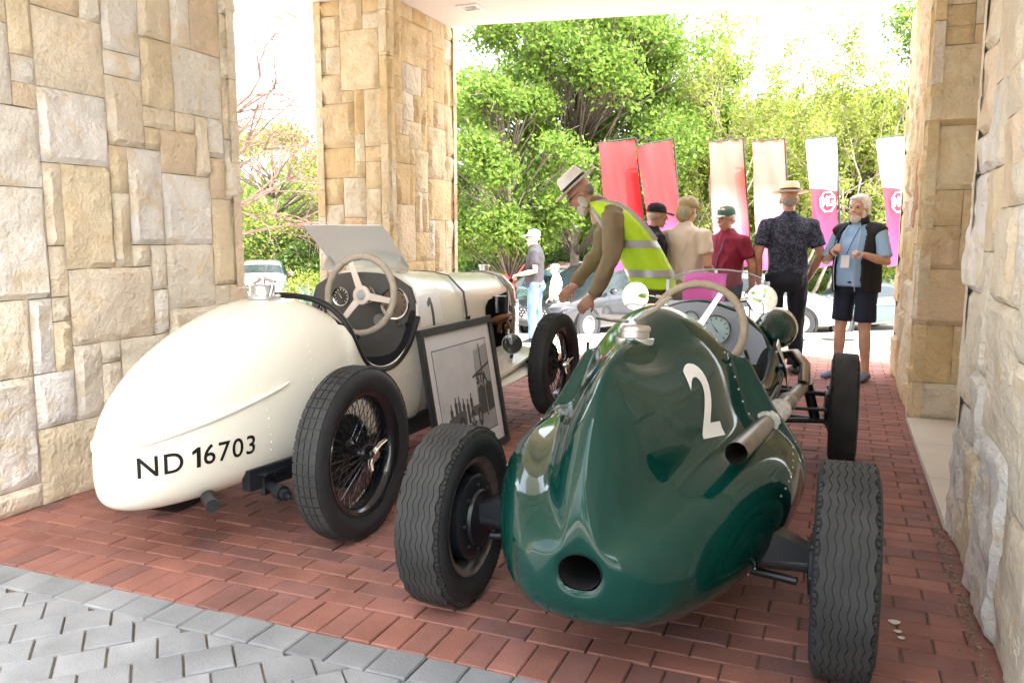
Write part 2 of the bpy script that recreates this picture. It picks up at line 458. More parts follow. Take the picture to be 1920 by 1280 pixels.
def brick_ok(u, v):
    if u * FH.x + v * FH.y > 9.12: return False
    if UR + .10 < u and v < 4.0: return False
    if u > UR + .10 and v > 4.0: return False
    if u < UL - .12 and (v < 4.25): return False
    if -4.36 < u < UL and 6.1 < v < 7.42: return False
    return True
def hidden_by_cars(u, v):
    return (-2.9 < u < -2.1 and 3.3 < v < 6.2) or (-1.0 < u < -.3 and 2.9 < v < 5.2)
vis = []; rest = []
for s in spots:
    if not brick_ok(s[0], s[1]): continue
    zz = visible(s[0], s[1])
    if zz is not None and not hidden_by_cars(s[0], s[1]): vis.append((zz, s))
    else: rest.append(s)
vis.sort(key=lambda q: q[0])
near = [s for _, s in vis[:300]]; rest += [s for _, s in vis[300:]]
Vb, Fb = piece(BL - .005, BW - .005, .045, .004)
bme = bpy.data.meshes.new('brick'); bme.from_pydata(Vb, [], Fb); bme.materials.append(BRICK)
def jit(s): return random.uniform(-.0022, .0022), R_(random.uniform(-.5, .5)), random.uniform(-.0012, .0012)
for s in near:
    dz, a, dx = jit(s); o = link('brick', bme, drive); o.location = (s[0] + dx, s[1], dz); o.rotation_euler = (R_(random.uniform(-.5, .5)), R_(random.uniform(-.35, .35)), a + (math.pi / 2 if s[2] else 0))
def joined(name, spots, V, F, material, parent, ang=None):
    b = B()
    for s in spots:
        dz, a, dx = jit(s); a += (math.pi / 2 if s[2] == 1 else 0) + (ang or 0); c, sn = math.cos(a), math.sin(a)
        b.add([(s[0] + dx + x * c - y * sn, s[1] + x * sn + y * c, z + dz) for x, y, z in V], F, 0, False)
    me = b.mesh(name, material, 0); o = link(name, me, parent); o['kind'] = 'stuff'; return o
joined('brick_field', rest, Vb, Fb, BRICK, drive)
# grey pavers: a border row, then a field laid diagonally
pav = empty('paver_drive', (0, 0, 0)); tag(pav, kind='structure')
B().add([(-9, -4, -.012), (UR + .02, -4, -.012), (UR + .02, VB - .001, -.012), (-9, VB - .001, -.012)], [(0, 1, 2, 3)], 0, False).build('sand_bed', SAND, pav)
PC = .149
Vp, Fp = piece(PC - .006, PC - .006, .045, .005)
pme = bpy.data.meshes.new('paver'); pme.from_pydata(Vp, [], Fp); pme.materials.append(PAVER); pme.polygons.foreach_set('use_smooth', [False] * len(Fp))
psp = []
u = -6.
while u < UR: psp.append((u, VB - PC / 2, 0)); u += PC
Vf, Ff = piece(PC * 1.0 - .006, PC - .006, .045, .008)
c45 = math.cos(R_(45.5)); s45 = math.sin(R_(45.5)); lim = VB - PC - .004
fsp = []
for j in range(-60, 60):
    for i in range(-60, 60):
        a = (i + .5 * (j % 2)) * PC; bb = j * PC
        x, y = -2.2 + a * c45 - bb * s45, .6 + a * s45 + bb * c45
        if -6 < x < UR + 2 and -3.9 < y: fsp.append((x, y))
pvis = [(visible(s[0], s[1]), s) for s in psp]
for z, s in pvis:
    if z is None: continue
    dz, a, dx = jit(s); o = link('paver', pme, pav); o.location = (s[0], s[1], dz); o.rotation_euler = (R_(random.uniform(-.8, .8)), R_(random.uniform(-.8, .8)), a)
joined('paver_border', [s for z, s in pvis if z is None], Vp, Fp, PAVER, pav)
def clip_poly(poly, ymax):
    out = []
    for i in range(len(poly)):
        p, q = poly[i], poly[(i + 1) % len(poly)]
        if p[1] <= ymax: out.append(p)
        if (p[1] <= ymax) != (q[1] <= ymax):
            t = (ymax - p[1]) / (q[1] - p[1]); out.append((p[0] + t * (q[0] - p[0]), ymax))
    return out
hw = PC / 2 - .003
hid = B()
for (x, y) in fsp:
    poly = [(x + a * c45 - b2 * s45, y + a * s45 + b2 * c45) for a, b2 in ((-hw, -hw), (hw, -hw), (hw, hw), (-hw, hw))]
    poly = clip_poly(poly, lim)
    if len(poly) < 3: continue
    ar = abs(sum(poly[i - 1][0] * poly[i][1] - poly[i][0] * poly[i - 1][1] for i in range(len(poly)))) / 2
    if ar < .0012: continue
    cx = sum(p[0] for p in poly) / len(poly); cy = sum(p[1] for p in poly) / len(poly)
    z = visible(x, y); dz = random.uniform(-.003, .003); t1, t2 = random.uniform(-.014, .014), random.uniform(-.014, .014)
    n = len(poly); V = []
    for lev, (sh, zz) in enumerate(((1, -.045), (1, -.005), (.955, 0))):
        for p in poly: V.append(((p[0] - cx) * sh, (p[1] - cy) * sh, zz + (dz + t1 * (p[0] - cx) + t2 * (p[1] - cy) if lev else 0)))
    F = [tuple(range(2 * n, 3 * n))] + [(k * n + i, k * n + (i + 1) % n, k * n + n + (i + 1) % n, k * n + n + i) for k in range(2) for i in range(n)]
    if z is None: hid.add([(a + cx, b2 + cy, c) for a, b2, c in V], F, 0, False); continue
    me = bpy.data.meshes.new('paver'); me.from_pydata(V, [], F); me.materials.append(PAVER)
    o = link('paver', me, pav); o.location = (cx, cy, 0)
o = link('paver_field', hid.mesh('paver_field', PAVER, 0), pav); o['kind'] = 'stuff'
# pale threshold tiles between the right piers
tl = empty('threshold', (0, 0, 0)); tag(tl, kind='structure')
TILE = mat('cream_tile', (.62, .58, .5), .45, var=.06, vscale=6)
for k in range(3):
    B().box((UR + .0 + .31, 4.03 + .4 + .805 * k, .004), (.6, .8, .03)).build('tile', TILE, tl, bevel=.003)
B().box((UR + .004, 5.2, -.002), (.014, 2.42, .032)).build('edge_strip', mat('steel_strip', (.5, .5, .5), .3, .9), tl)
B().box((1.2, 5.2, -.03), (.9, 2.6, .03)).build('inner_floor', TILE, tl)
# grit and moss along the foot of the right wall
gb2 = B()
for k in range(420):
    v = random.uniform(1.2, 4.1); x = UR - abs(random.gauss(0, .022)) - .004; r = random.uniform(.002, .007)
    gb2.ell((x, v, r * .3), (r, r * random.uniform(.7, 1.5), r * .6), 6, 4)
tag(gb2.build('grit', mat('grit', (.22, .2, .13), .95, rnd=.5)), 'loose grit and moss along the wall foot', 'grit', kind='stuff')

# dry leaves and droppings on the paving
lt = B(); rl = random.Random(12)
for k in range(46):
    x, y = rl.uniform(-3.4, .44), rl.uniform(1.3, 7.5); a = rl.uniform(0, 6.3); s = rl.uniform(.008, .022); c, q = math.cos(a), math.sin(a)
    P4 = [(-s, 0, .001), (0, s * .45, .006), (s, 0, .003), (0, -s * .45, .004)]
    lt.add([(x + p[0] * c - p[1] * q, y + p[0] * q + p[1] * c, .004 + p[2]) for p in P4], [(0, 1, 2, 3)], 0, False)
tag(lt.build('leaf_litter', mat('dry_leaf', (.26, .15, .06), .9, rnd=.5), sharp=0), 'dry leaf scraps scattered over the paving', 'leaves', kind='stuff')
dr = B()
for (x, y, n2) in ((.36, 1.72, 9), (.30, 2.35, 5), (.2, 2.9, 4)):
    for k in range(n2):
        cx, cy, rr = x + rl.gauss(0, .03), y + rl.gauss(0, .045), rl.uniform(.006, .022); dr.add([(cx + rr * (1 + .3 * math.sin(3 * t)) * math.cos(t), cy + rr * math.sin(t), .0045) for t in [6.283 * i / 10 for i in range(10)]], [tuple(range(10))], 0, False)
tag(dr.build('bird_droppings', mat('white_splash', (.7, .68, .62), .8), sharp=0), 'white splashes on the bricks at the foot of the right wall', 'stain', kind='stuff')

# ------------------------------------------------------------------ racing cars
RUBBER = mat('tyre_rubber', (.022, .024, .027), .62, var=.15, vscale=30, bump=.1, bscale=200)
TREAD = mat('tyre_tread', (.032, .032, .031), .85, var=.35, vscale=7)
BLACKM = mat('black_enamel', (.008, .009, .012), .22, coat=.5)
BLACKF = mat('black_chassis', (.012, .014, .018), .35)
CHROME = mat('chrome', (.82, .82, .82), .08, 1.)
STEEL = mat('brushed_steel', (.55, .54, .52), .28, 1., var=.08, vscale=40)
ALU = mat('aluminium', (.70, .70, .70), .35, 1.)
DULLALU = mat('dull_aluminium', (.42, .44, .47), .5, .6)
LEATHER = mat('black_leather', (.012, .012, .013), .45, bump=.2, bscale=120)
TAPE = mat('steering_tape', (.42, .36, .29), .85, var=.1, vscale=40, bump=.3, bscale=90)
DARK = mat('dark_interior', (.01, .01, .011), .8)
CREAM = mat('cream_paint', (.80, .785, .68), .25, coat=.3, var=.02, vscale=3, bump=.03, bscale=5)
GREEN = mat('racing_green_paint', (.0015, .034, .026), .06, coat=0., spec=.5)
GLASS = mat('clear_glass', (1, 1, 1), .02, trans=1., ior=1.2)
DIAL = mat('dial_face', (.03, .03, .03), .15, coat=1)
WHITEP = mat('white_paint', (.8, .8, .78), .4)
BLACKP = mat('black_lettering', (.01, .01, .01), .4)
AX = Matrix.Rotation(math.pi / 2, 4, 'Y')                     # lathe axis z -> x

def tyre(D, rim, w, style):
    b = B(); R0 = D / 2
    t = .007
    prof = [(rim - .004, -w * .36), (rim + .012, -w * .40), (rim + .35 * (R0 - rim), -w * .5), (rim + .62 * (R0 - rim), -w * .5), (R0 - .030, -w * .46), (R0 - .014, -w * .41), (R0 - t, -w * .34), (R0 - t + .002, 0)]
    prof = prof + [(r, -x) for r, x in reversed(prof[:-1])]
    b.lathe(prof, AX, 72, 0)
    if style == 'block':
        n = 52; cols = [(-.41, -.225), (-.19, -.018), (.018, .19), (.225, .41)]
        for k in range(n):
            for ci, (c0, c1) in enumerate(cols):
                a0 = 2 * math.pi * (k + .08) / n; a1 = 2 * math.pi * (k + .92) / n
                vs = []
                for rr in (-.012, 0):
                    for (a, c) in ((a0, c0), (a1, c0), (a1, c1), (a0, c1)):
                        R2 = R0 + rr - (.006 if abs(c) > .3 else 0)
                        vs.append((c * w, R2 * math.cos(a), R2 * math.sin(a)))
                b.add(vs, [(4, 5, 6, 7), (0, 1, 5, 4), (1, 2, 6, 5), (2, 3, 7, 6), (3, 0, 4, 7)], 1, False)
    else:
        n = 180; ribs = 7; tw = .80 * w; rw = tw / ribs
        for ri in range(ribs):
            xc = -tw / 2 + (ri + .5) * rw; V = []; F = []
            for k in range(n):
                a = 2 * math.pi * k / n; ph = k % 6; zz = (0, 0, .5, 1, 1, .5)[ph] - .5
                for e, (x, rr) in enumerate(((xc - rw * .44, -.012), (xc - rw * .44, 0), (xc + rw * .44, 0), (xc + rw * .44, -.012))):
                    x += zz * rw * .34; R2 = R0 + rr - .05 * (x / w) ** 2 * w
                    V.append((x, R2 * math.cos(a), R2 * math.sin(a)))
            for k in range(n):
                for e in range(3):
                    i0 = k * 4 + e; i1 = ((k + 1) % n) * 4 + e; F.append((i0, i0 + 1, i1 + 1, i1))
            b.add(V, F, 1, False)
        for sgn in (-1, 1):
            for k in range(100):
                a0, a1 = 2 * math.pi * k / 100, 2 * math.pi * (k + .62) / 100; vs = []
                for rr in (-.016, -.0035):
                    for (a, c) in ((a0, .405), (a1, .405), (a1, .455), (a0, .455)):
                        R2 = R0 + rr - (.011 if c > .41 else .003); vs.append((sgn * c * w, R2 * math.cos(a), R2 * math.sin(a)))
                b.add(vs, [(4, 5, 6, 7), (0, 1, 5, 4), (1, 2, 6, 5), (2, 3, 7, 6), (3, 0, 4, 7)], 1, False)
    return b
def spinner(b, x, s, r=.034, mi=0):
    M = Matrix.Translation((x, 0, 0)) @ Matrix.Rotation(s * math.pi / 2, 4, 'Y')
    b.lathe([(0.001, .045), (r * .45, .044), (r * .62, .036), (r, .03), (r * 1.1, .012), (r * 1.15, 0), (r * .5, -.02)], M, 24, mi)
    for a in (.7, .7 + math.pi):
        d = Vector((0, math.cos(a), math.sin(a)))
        b.tube([Vector((x + s * .022, 0, 0)) + d * r * .6, Vector((x + s * .03, 0, 0)) + d * r * 1.6, Vector((x + s * .05, 0, 0)) + d * r * 2.5], [(.010, .013), (.008, .013), (.005, .009)], 8, mi)
def wheel(parent, loc, D, rim, w, side, style, steer=0., wire=True):
    rb = B()
    prof = [(rim - .006, -w * .40), (rim + .010, -w * .42), (rim + .008, -w * .36), (rim - .018, -w * .30), (rim - .032, 0), (rim - .018, w * .30), (rim + .008, w * .36), (rim + .010, w * .42), (rim - .006, w * .40), (rim - .022, w * .31), (rim - .037, 0), (rim - .022, -w * .31), (rim - .006, -w * .40)]
    rb.lathe(prof, AX, 64, 0)
    root = rb.build('wheel', BLACKM if wire else mat('worn_steel_rim', (.35, .34, .33), .35, .85, var=.25, vscale=18), parent)
    root.location = loc; root.rotation_euler = (0, 0, steer)
    tyre(D, rim, w, style).build('tyre', [RUBBER, TREAD], root)
    s = side
    if wire:
        sp = B(); rnd = random.Random(3)
        for k in range(36):
            a = 2 * math.pi * k / 36
            for (hx, hr, rx, off) in ((s * .055, .033, s * .012, .22), (-s * .03, .055, -s * .012, -.30)):
                o2 = off if k % 2 else -off
                sp.tube([(hx, hr * math.cos(a + o2), hr * math.sin(a + o2)), (rx, (rim - .03) * math.cos(a), (rim - .03) * math.sin(a))], .0021, 5, 0)
        for k in range(72):
            a = 2 * math.pi * k / 72; sp.ell((s * (.012 if k % 2 else -.012), (rim - .034) * math.cos(a), (rim - .034) * math.sin(a)), .0042, 6, 4)
        o = sp.build('spokes', BLACKM, root); o['kind'] = 'stuff'
        hb = B(); hb.lathe([(.03, -.05), (.058, -.045), (.058, -.03), (.034, -.015), (.032, .04), (.042, .05), (.042, .066), (.02, .07)], Matrix.Rotation(s * math.pi / 2, 4, 'Y'), 28)
        hb.build('hub', BLACKM, root)
        db = B(); db.lathe([(.001, 0), (.15, .0), (.165, -.012), (.165, -.05), (.001, -.055)], Matrix.Translation((-s * .03, 0, 0)) @ Matrix.Rotation(s * math.pi / 2, 4, 'Y'), 40)
        db.build('brake_drum', BLACKF, root)
    else:
        hb = B(); M = Matrix.Rotation(s * math.pi / 2, 4, 'Y')
        hb.lathe([(.001, .03), (.05, .03), (.06, .012), (.11, .004), (.13, .016), (rim - .05, .020), (rim - .028, .012), (rim - .028, .004), (.12, -.004), (.001, -.004)], M, 40)
        hb.build('disc', BLACKM, root)
        db = B(); db.lathe([(.001, -.02), (.145, -.02), (.152, -.028), (.152, -.075), (.14, -.085), (.10, -.088), (.095, -.10), (.05, -.105), (.001, -.105)], M, 40)
        for k in range(8):
            a = 2 * math.pi * k / 8; db.cyl((-s * .082, .118 * math.cos(a), .118 * math.sin(a)), (-s * .096, .118 * math.cos(a), .118 * math.sin(a)), .009, n=8)
        db.build('brake_drum', BLACKF, root)
    nb = B(); spinner(nb, s * (.068 if wire else .03), s, .034 if wire else .036)
    nb.build('knock_off_nut', CHROME, root)
    return root

def sections_obj(name, stations, mats, parent, sub=2, dark=None, capends=True):
    """stations: (y, [(x, z) ... bottom centre to top centre]); mirrored left/right"""
    b = B(); secs = []
    for y, hp in stations:
        r = [(x, y, z) for x, z in hp]; l = [(-x, y, z) for x, z in reversed(hp[1:-1])]
        secs.append([Vector(p) for p in r + l])
    n = len(secs[0]); b.loft(secs, 0, True, False)
    if capends: 
        k = len(secs) - 1; b.add([secs[k][i] for i in range(n)], [tuple(range(n))], 0)
        if capends == 2: b.add([secs[0][i] for i in range(n)], [tuple(range(n))], 0)
    if dark:
        m = len(stations[0][1])
        for i in range(len(secs) - 1):
            for j in range(n):
                jj = j if j < m - 1 else n - 1 - j
                if dark(i, jj): b.mi[i * n + j] = 1
    return b.build(name, mats, parent, subsurf=sub)

def rim_tube(b, pts, r, mi=0, n=8):
    P = [Vector(p) for p in pts]; out = []
    for i in range(len(P) - 1):
        p0, p1, p2, p3 = P[max(i - 1, 0)], P[i], P[i + 1], P[min(i + 2, len(P) - 1)]
        for t in (0, .25, .5, .75):
            out.append(.5 * ((2 * p1) + (p2 - p0) * t + (2 * p0 - 5 * p1 + 4 * p2 - p3) * t * t + (3 * p1 - p0 - 3 * p2 + p3) * t ** 3))
    out.append(P[-1]); b.tube(out, r, n, mi); return out

def arc(c, r, x, y, a0, a1, n): 
    c = Vector(c); x = Vector(x); y = Vector(y)
    return [c + x * (r * math.cos(a0 + (a1 - a0) * i / n)) + y * (r * math.sin(a0 + (a1 - a0) * i / n)) for i in range(n + 1)]

def steering(parent, c, r, tilt, thick, tape, spoke_mat, nsp=3, a0=math.pi / 2, hub=.035, spw=.016):
    """wheel plane faces the driver (-y), leaned by tilt"""
    X = Vector((1, 0, 0)); Y = Vector((0, math.sin(tilt), math.cos(tilt))); N = Vector((0, -math.cos(tilt), math.sin(tilt)))
    c = Vector(c); rb = B()
    pts = [c + X * (r * math.cos(2 * math.pi * k / 60)) + Y * (r * math.sin(2 * math.pi * k / 60)) for k in range(60)]
    rb.tube(pts, [thick * (1.08 if k % 3 else .94) for k in range(60)], 10, 0, closed=True)
    root = rb.build('steering_wheel', tape, parent)
    s = B()
    for k in range(nsp):
        a = a0 + 2 * math.pi * k / nsp; d = X * math.cos(a) + Y * math.sin(a); t = X * -math.sin(a) + Y * math.cos(a)
        for q in range(2):
            pass
        p0, p1 = c - N * .012 + d * hub * .6, c + d * (r - thick * .6)
        vs = []
        for p, w2 in ((p0, spw * 1.15), (p1, spw * .8)):
            vs += [p - t * w2 - N * .002, p + t * w2 - N * .002, p + t * w2 + N * .002, p - t * w2 + N * .002]
        s.add(vs, [(0, 1, 5, 4), (1, 2, 6, 5), (2, 3, 7, 6), (3, 0, 4, 7), (0, 3, 2, 1), (4, 5, 6, 7)], 0, False)
    Mh = frame_matrix(c - N * .014, X, Y)
    s.lathe([(.001, .012), (hub * .55, .012), (hub * .6, .008), (hub, .007), (hub, -.004), (.001, -.004)], Mh, 28)
    for k in range(9):
        a = 2 * math.pi * k / 9; p = c - N * .006 + (X * math.cos(a) + Y * math.sin(a)) * hub * .82; s.ell(p + N * .0, .0035, 6, 4)
    s.build('spokes', spoke_mat, root)
    h = B(); h.lathe([(.001, .017), (hub * .42, .016), (hub * .5, .012)], Mh, 24); h.build('horn_button', DULLALU, root)
    cb = B(); cb.cyl(c - N * .02, c - N * .45, .016, n=12); cb.build('column', BLACKF, root)
    return root
def gauge(parent, c, r, nrm, face=DIAL, bezel=CHROME, needle=True):
    n = Vector(nrm).normalized(); x = Vector((1, 0, 0)); y = n.cross(x); M = frame_matrix(c, x, y)
    b = B(); b.lathe([(r, -.004), (r * 1.08, .004), (r * 1.04, .010), (r * .93, .008), (r * .92, .003)], M, 28, 0)
    b.lathe([(.0005, .0035), (r * .93, .0035)], M, 28, 1)
    for k in range(11):
        a = R_(225 - 27 * k); d = Vector((math.cos(a), math.sin(a), 0)); t = Vector((-d.y, d.x, 0)) * r * .03
        q = [d * r * .68 - t, d * r * .68 + t, d * r * .86 + t, d * r * .86 - t]; b.add([M @ (v + Vector((0, 0, .0045))) for v in q], [(0, 1, 2, 3)], 2, False)
    if needle:
        d = Vector((math.cos(2.2), math.sin(2.2), 0)); t = Vector((-d.y, d.x, 0)) * r * .04
        b.add([M @ (v + Vector((0, 0, .006))) for v in (-d * r * .2 - t, -d * r * .2 + t, d * r * .75)], [(0, 1, 2)], 2, False)
    return b.build('gauge', [bezel, face, mat('dial_marks', (.75, .75, .7), .5) if face is DIAL else BLACKP], parent)

# ---- cream boat-tailed car
car_w = empty('vintage_racing_car', (-2.5, 2.955, 0), 0, 'cream boat-tailed vintage racing car with black wire wheels', 'racing car')
def wsec(w, zb, zt, k=1., fl=.8):
    h = zt - zb
    ell = [(0, 0), (.55, .03), (.86, .14), (.985, .34), (.99, .52), (.93, .70), (.78, .85), (.45, .965), (.2, .994), (0, 1)]
    box = [(0, 0), (.7, .0), (.95, .04), (1, .25), (1, .50), (.99, .68), (.93, .84), (.62, .965), (.3, .993), (0, 1)]
    return [(w * (a[0] * (1 - k) + c[0] * k), zb + h * (a[1] * (1 - k) + c[1] * k)) for a, c in zip(ell, box)]
def wcock(w, zb, zr, iw=.045):
    return [(0, zb), (.7 * w, zb), (.95 * w, zb + .03), (w, zb + .25 * (zr - zb)), (w, zb + .6 * (zr - zb)), (w, zr - .012), (w - .012, zr), (w - .03, zr - .015), (w - iw, zb + .12), (0, zb + .1)]
wst = [(-.845, wsec(.012, .40, .52, 0)), (-.835, wsec(.045, .34, .57, 0)), (-.79, wsec(.10, .29, .665, 0)), (-.68, wsec(.172, .26, .765, .1)), (-.5, wsec(.25, .25, .875, .2)), (-.25, wsec(.315, .255, .972, .3)), (0, wsec(.35, .265, 1.035, .4)), (.16, wsec(.365, .27, 1.045, .45)), (.27, wsec(.37, .27, 1.035, .5)),
       (.30, wcock(.37, .27, .90)), (.36, wcock(.37, .27, .765)), (.5, wcock(.37, .27, .672)), (.68, wcock(.372, .275, .668)), (.84, wcock(.372, .28, .75)), (.95, wcock(.371, .28, .88)),
       (.985, wsec(.37, .28, 1.15, .75)), (1.02, wsec(.37, .28, 1.155, .75)), (1.3, wsec(.355, .29, 1.13, .85)), (1.6, wsec(.335, .30, 1.105, .95)), (2.1, wsec(.295, .31, 1.08, 1)), (2.6, wsec(.255, .33, 1.06, 1)), (2.63, wsec(.255, .33, 1.06, 1))]
body_w = sections_obj('body', wst, [CREAM, DARK], car_w, 2, lambda i, j: 8 <= i <= 14 and j >= 6, 2)
# padded cockpit edge
rb = B(); rim_r = [(.0, .27, 1.04), (.2, .275, 1.015), (.325, .285, .93), (.36, .33, .81), (.362, .42, .70), (.362, .55, .655), (.362, .70, .665), (.362, .84, .745), (.36, .95, .885)]
rim_tube(rb, [(-x, y, z) for x, y, z in reversed(rim_r)] + rim_r[1:], .015)
rb.build('cockpit_trim', LEATHER, car_w)
# dashboard
db = B(); hp = wsec(.345, .62, 1.125, .75); ring = [(x, .955, z) for x, z in hp] + [(-x, .955, z) for x, z in reversed(hp[1:-1])]
db.add(ring, [tuple(range(len(ring)))], 0, False); db.add([(x, .975, z) for x, _, z in ring], [tuple(range(len(ring)))], 0, False)
dash_w = db.build('dashboard', mat('dash_grey', (.10, .095, .09), .42, var=.06, vscale=3), car_w)
for (x, z, r) in ((-.255, .905, .036), (-.135, .985, .052), (.045, 1.0, .046)): gauge(dash_w, (x, .95, z), r, (0, -1, 0))
gauge(dash_w, (.215, .95, .955), .085, (0, -1, 0), mat('copper_dial', (.62, .47, .36), .18, .7), CHROME)
for x in (.245, .30): 
    b = B(); b.cyl((x, .955, .845), (x, .925, .845), .014, .012, 14); b.build('switch', CHROME, dash_w)
b = B(); b.cyl((.12, .955, .86), (.12, .93, .86), .036, .034, 22); b.build('magneto_switch', ALU, dash_w)
steering(car_w, (.095, .79, 1.01), .208, .12, .0185, TAPE, mat('bare_spoke', (.72, .62, .54), .35, .35), 3, R_(112), .052, .018)
# scuttle screen raked back over the wheel
sc = B(); pts = [(-.305, 1.145, 1.148), (.205, 1.145, 1.15), (.205, .845, 1.385), (-.305, .845, 1.39)]
nrm = Vector((0, -.235, -.30)).normalized() * .005
sc.add([Vector(p) for p in pts] + [Vector(p) + nrm for p in pts], [(0, 1, 2, 3), (7, 6, 5, 4), (0, 4, 5, 1), (1, 5, 6, 2), (2, 6, 7, 3), (3, 7, 4, 0)], 0, False)
sc.build('windscreen', mat('polished_panel', (.78, .77, .75), .22, .1), car_w)
for x in (-.29, .19):
    b = B(); b.add([(x - .004, 1.15, 1.12), (x - .004, 1.06, 1.215), (x - .004, 1.0, 1.13), (x + .004, 1.15, 1.12), (x + .004, 1.06, 1.215), (x + .004, 1.0, 1.13)], [(0, 1, 2), (5, 4, 3), (0, 3, 4, 1), (1, 4, 5, 2), (2, 5, 3, 0)], 0, False); b.build('screen_bracket', ALU, car_w)
# gear lever, floor, seat back
b = B(); b.cyl((.17, .62, .42), (.185, .60, .80), .007, n=8); b.build('gear_lever', STEEL, car_w)
b = B(); b.ell((.185, .60, .805), (.02, .02, .018), 12, 8); b.cyl((.17, .62, .56), (.171, .62, .60), .045, .035, 16); b.build('gear_knob', LEATHER, car_w)
b = B(); b.cyl((.165, .63, .545), (.165, .63, .59), .05, .048, 18); b.build('gate', STEEL, car_w)
# filler cap on the tail
b = B(); Mc = Matrix.Translation((.0, .115, 1.045)); b.lathe([(.075, -.01), (.078, .004), (.052, .008), (.05, .012), (.052, .05), (.046, .056), (.001, .058)], Mc, 30)
for k in range(8):
    a = 2 * math.pi * k / 8; b.ell((.066 * math.cos(a), .115 + .066 * math.sin(a), 1.052), .005, 8, 5)
for sx in (-1, 1): b.tube([(sx * .058, .09, 1.05), (sx * .066, .10, 1.10), (sx * .03, .115, 1.125)], .006, 8)
b.tube([(-.03, .115, 1.125), (0, .115, 1.135), (.03, .115, 1.125)], .007, 8); b.tube([(0, .115, 1.10), (0, .115, 1.135)], .009, 8); b.tube([(-.075, .14, 1.10), (-.01, .12, 1.13), (.08, .1, 1.115)], .006, 8)
b.build('filler_cap', ALU, car_w)
bpy.context.view_layer.update()
bvw = bvh_of(body_w)
def on_body(bv, root, y, z, side=1, off=0.):
    """point on the car's flank at length y and height z"""
    o = Vector(root.location); h, n, i, d = bv.ray_cast(o + Vector((side * 1.5, y, z)), Vector((-side, 0, 0)))
    return (h - o + n * off) if h is not None else None
for side in (1, -1):
    pts = [on_body(bvw, car_w, y, z, side, .003) for y, z in [(-.14 - .69 * t / 14, .70 - .165 * (t / 14) ** .9) for t in range(15)]]
    pts = [p for p in pts if p is not None]
    if len(pts) > 3: b = B(); b.tube(pts, [.004] + [.0085] * (len(pts) - 2) + [.006], 8); b.build('bead_moulding', CREAM, car_w)
rv = B()
for (y0, z0, y1, z1, n2) in ((.02, .90, -.02, .42, 16), (-.30, .85, -.22, .32, 15), (.25, .97, .28, .33, 14), (-.25, .31, .3, .32, 13), (.45, .34, 1.6, .36, 22), (.5, .60, .95, .60, 9), (1.3, 1.02, 1.3, .36, 14)):
    for k in range(n2 + 1):
        for side in (1, -1):
            p = on_body(bvw, car_w, y0 + (y1 - y0) * k / n2, z0 + (z1 - z0) * k / n2, side)
            if p is not None: rv.ell(p, .0042, 7, 5)
o = rv.build('rivets', CREAM, car_w); o['kind'] = 'stuff'
# lettering on the tail and the racing number
def side_decal(txt, size, y, z, root, bv, material, name, yaw=0., bold=.0, sp=1.0, sx=1.):
    me = text_mesh(txt, size, bold, sp)
    if sx != 1.: me.transform(Matrix.Diagonal((sx, 1, 1, 1)))
    c = Vector(root.location) + Vector((.5, y, z)); x = Vector((-math.sin(yaw) * 0, 1, 0)); x = Vector((-yaw, 1, 0)).normalized()
    n = x.cross(Vector((0, 0, 1))).normalized()
    M = frame_matrix(c, x, Vector((0, 0, 1)))
    return decal(name, me, M, material, root, bv, .002, .03, .6)
# the tail narrows to the rear, so the letters are laid along that slope
ONE = [(-.09, -.5), (.11, -.5), (.11, .5), (-.04, .5), (-.30, .34), (-.30, .16), (-.09, .26)]
def one_mesh(h):
    b = B(); b.add([(x * h, y * h, 0) for x, y in ONE], [tuple(range(7))], 0, False); return b.mesh('one', BLACKP, 0)
for txt, px, py in (('ND', 301, 874), ('1', 372, 857), ('6703', 433, 844)):
    hp_, nn, _, _ = bvw.ray_cast(CAM, ray(px, py).normalized())
    if nn.dot(hp_ - CAM) > 0: nn = -nn
    xa = Vector((0, 0, 1)).cross(nn).normalized()
    decal('lettering', one_mesh(.082) if txt == '1' else text_mesh(txt, .112, .001, 1.12), frame_matrix(hp_, xa, nn.cross(xa)), BLACKP, car_w, bvw, .002, .03, .3)
pm = B(); pm.add([(-.15, -.085, 0), (.15, -.085, 0), (.15, .085, 0), (-.15, .085, 0)], [(0, 1, 2, 3)], 0, False)
pmm = pm.mesh('p', WHITEP, 0)
decal('number_panel', pmm, frame_matrix(Vector(car_w.location) + Vector((.5, 1.125, .91)), (0, 1, 0), (0, 0, 1)), WHITEP, car_w, bvw, .0015, .03, .6)
decal('racing_number', one_mesh(.16), frame_matrix(Vector(car_w.location) + Vector((.5, 1.14, .90)), (0, 1, 0), (0, 0, 1)), BLACKP, car_w, bvw, .0025, .03, .6)
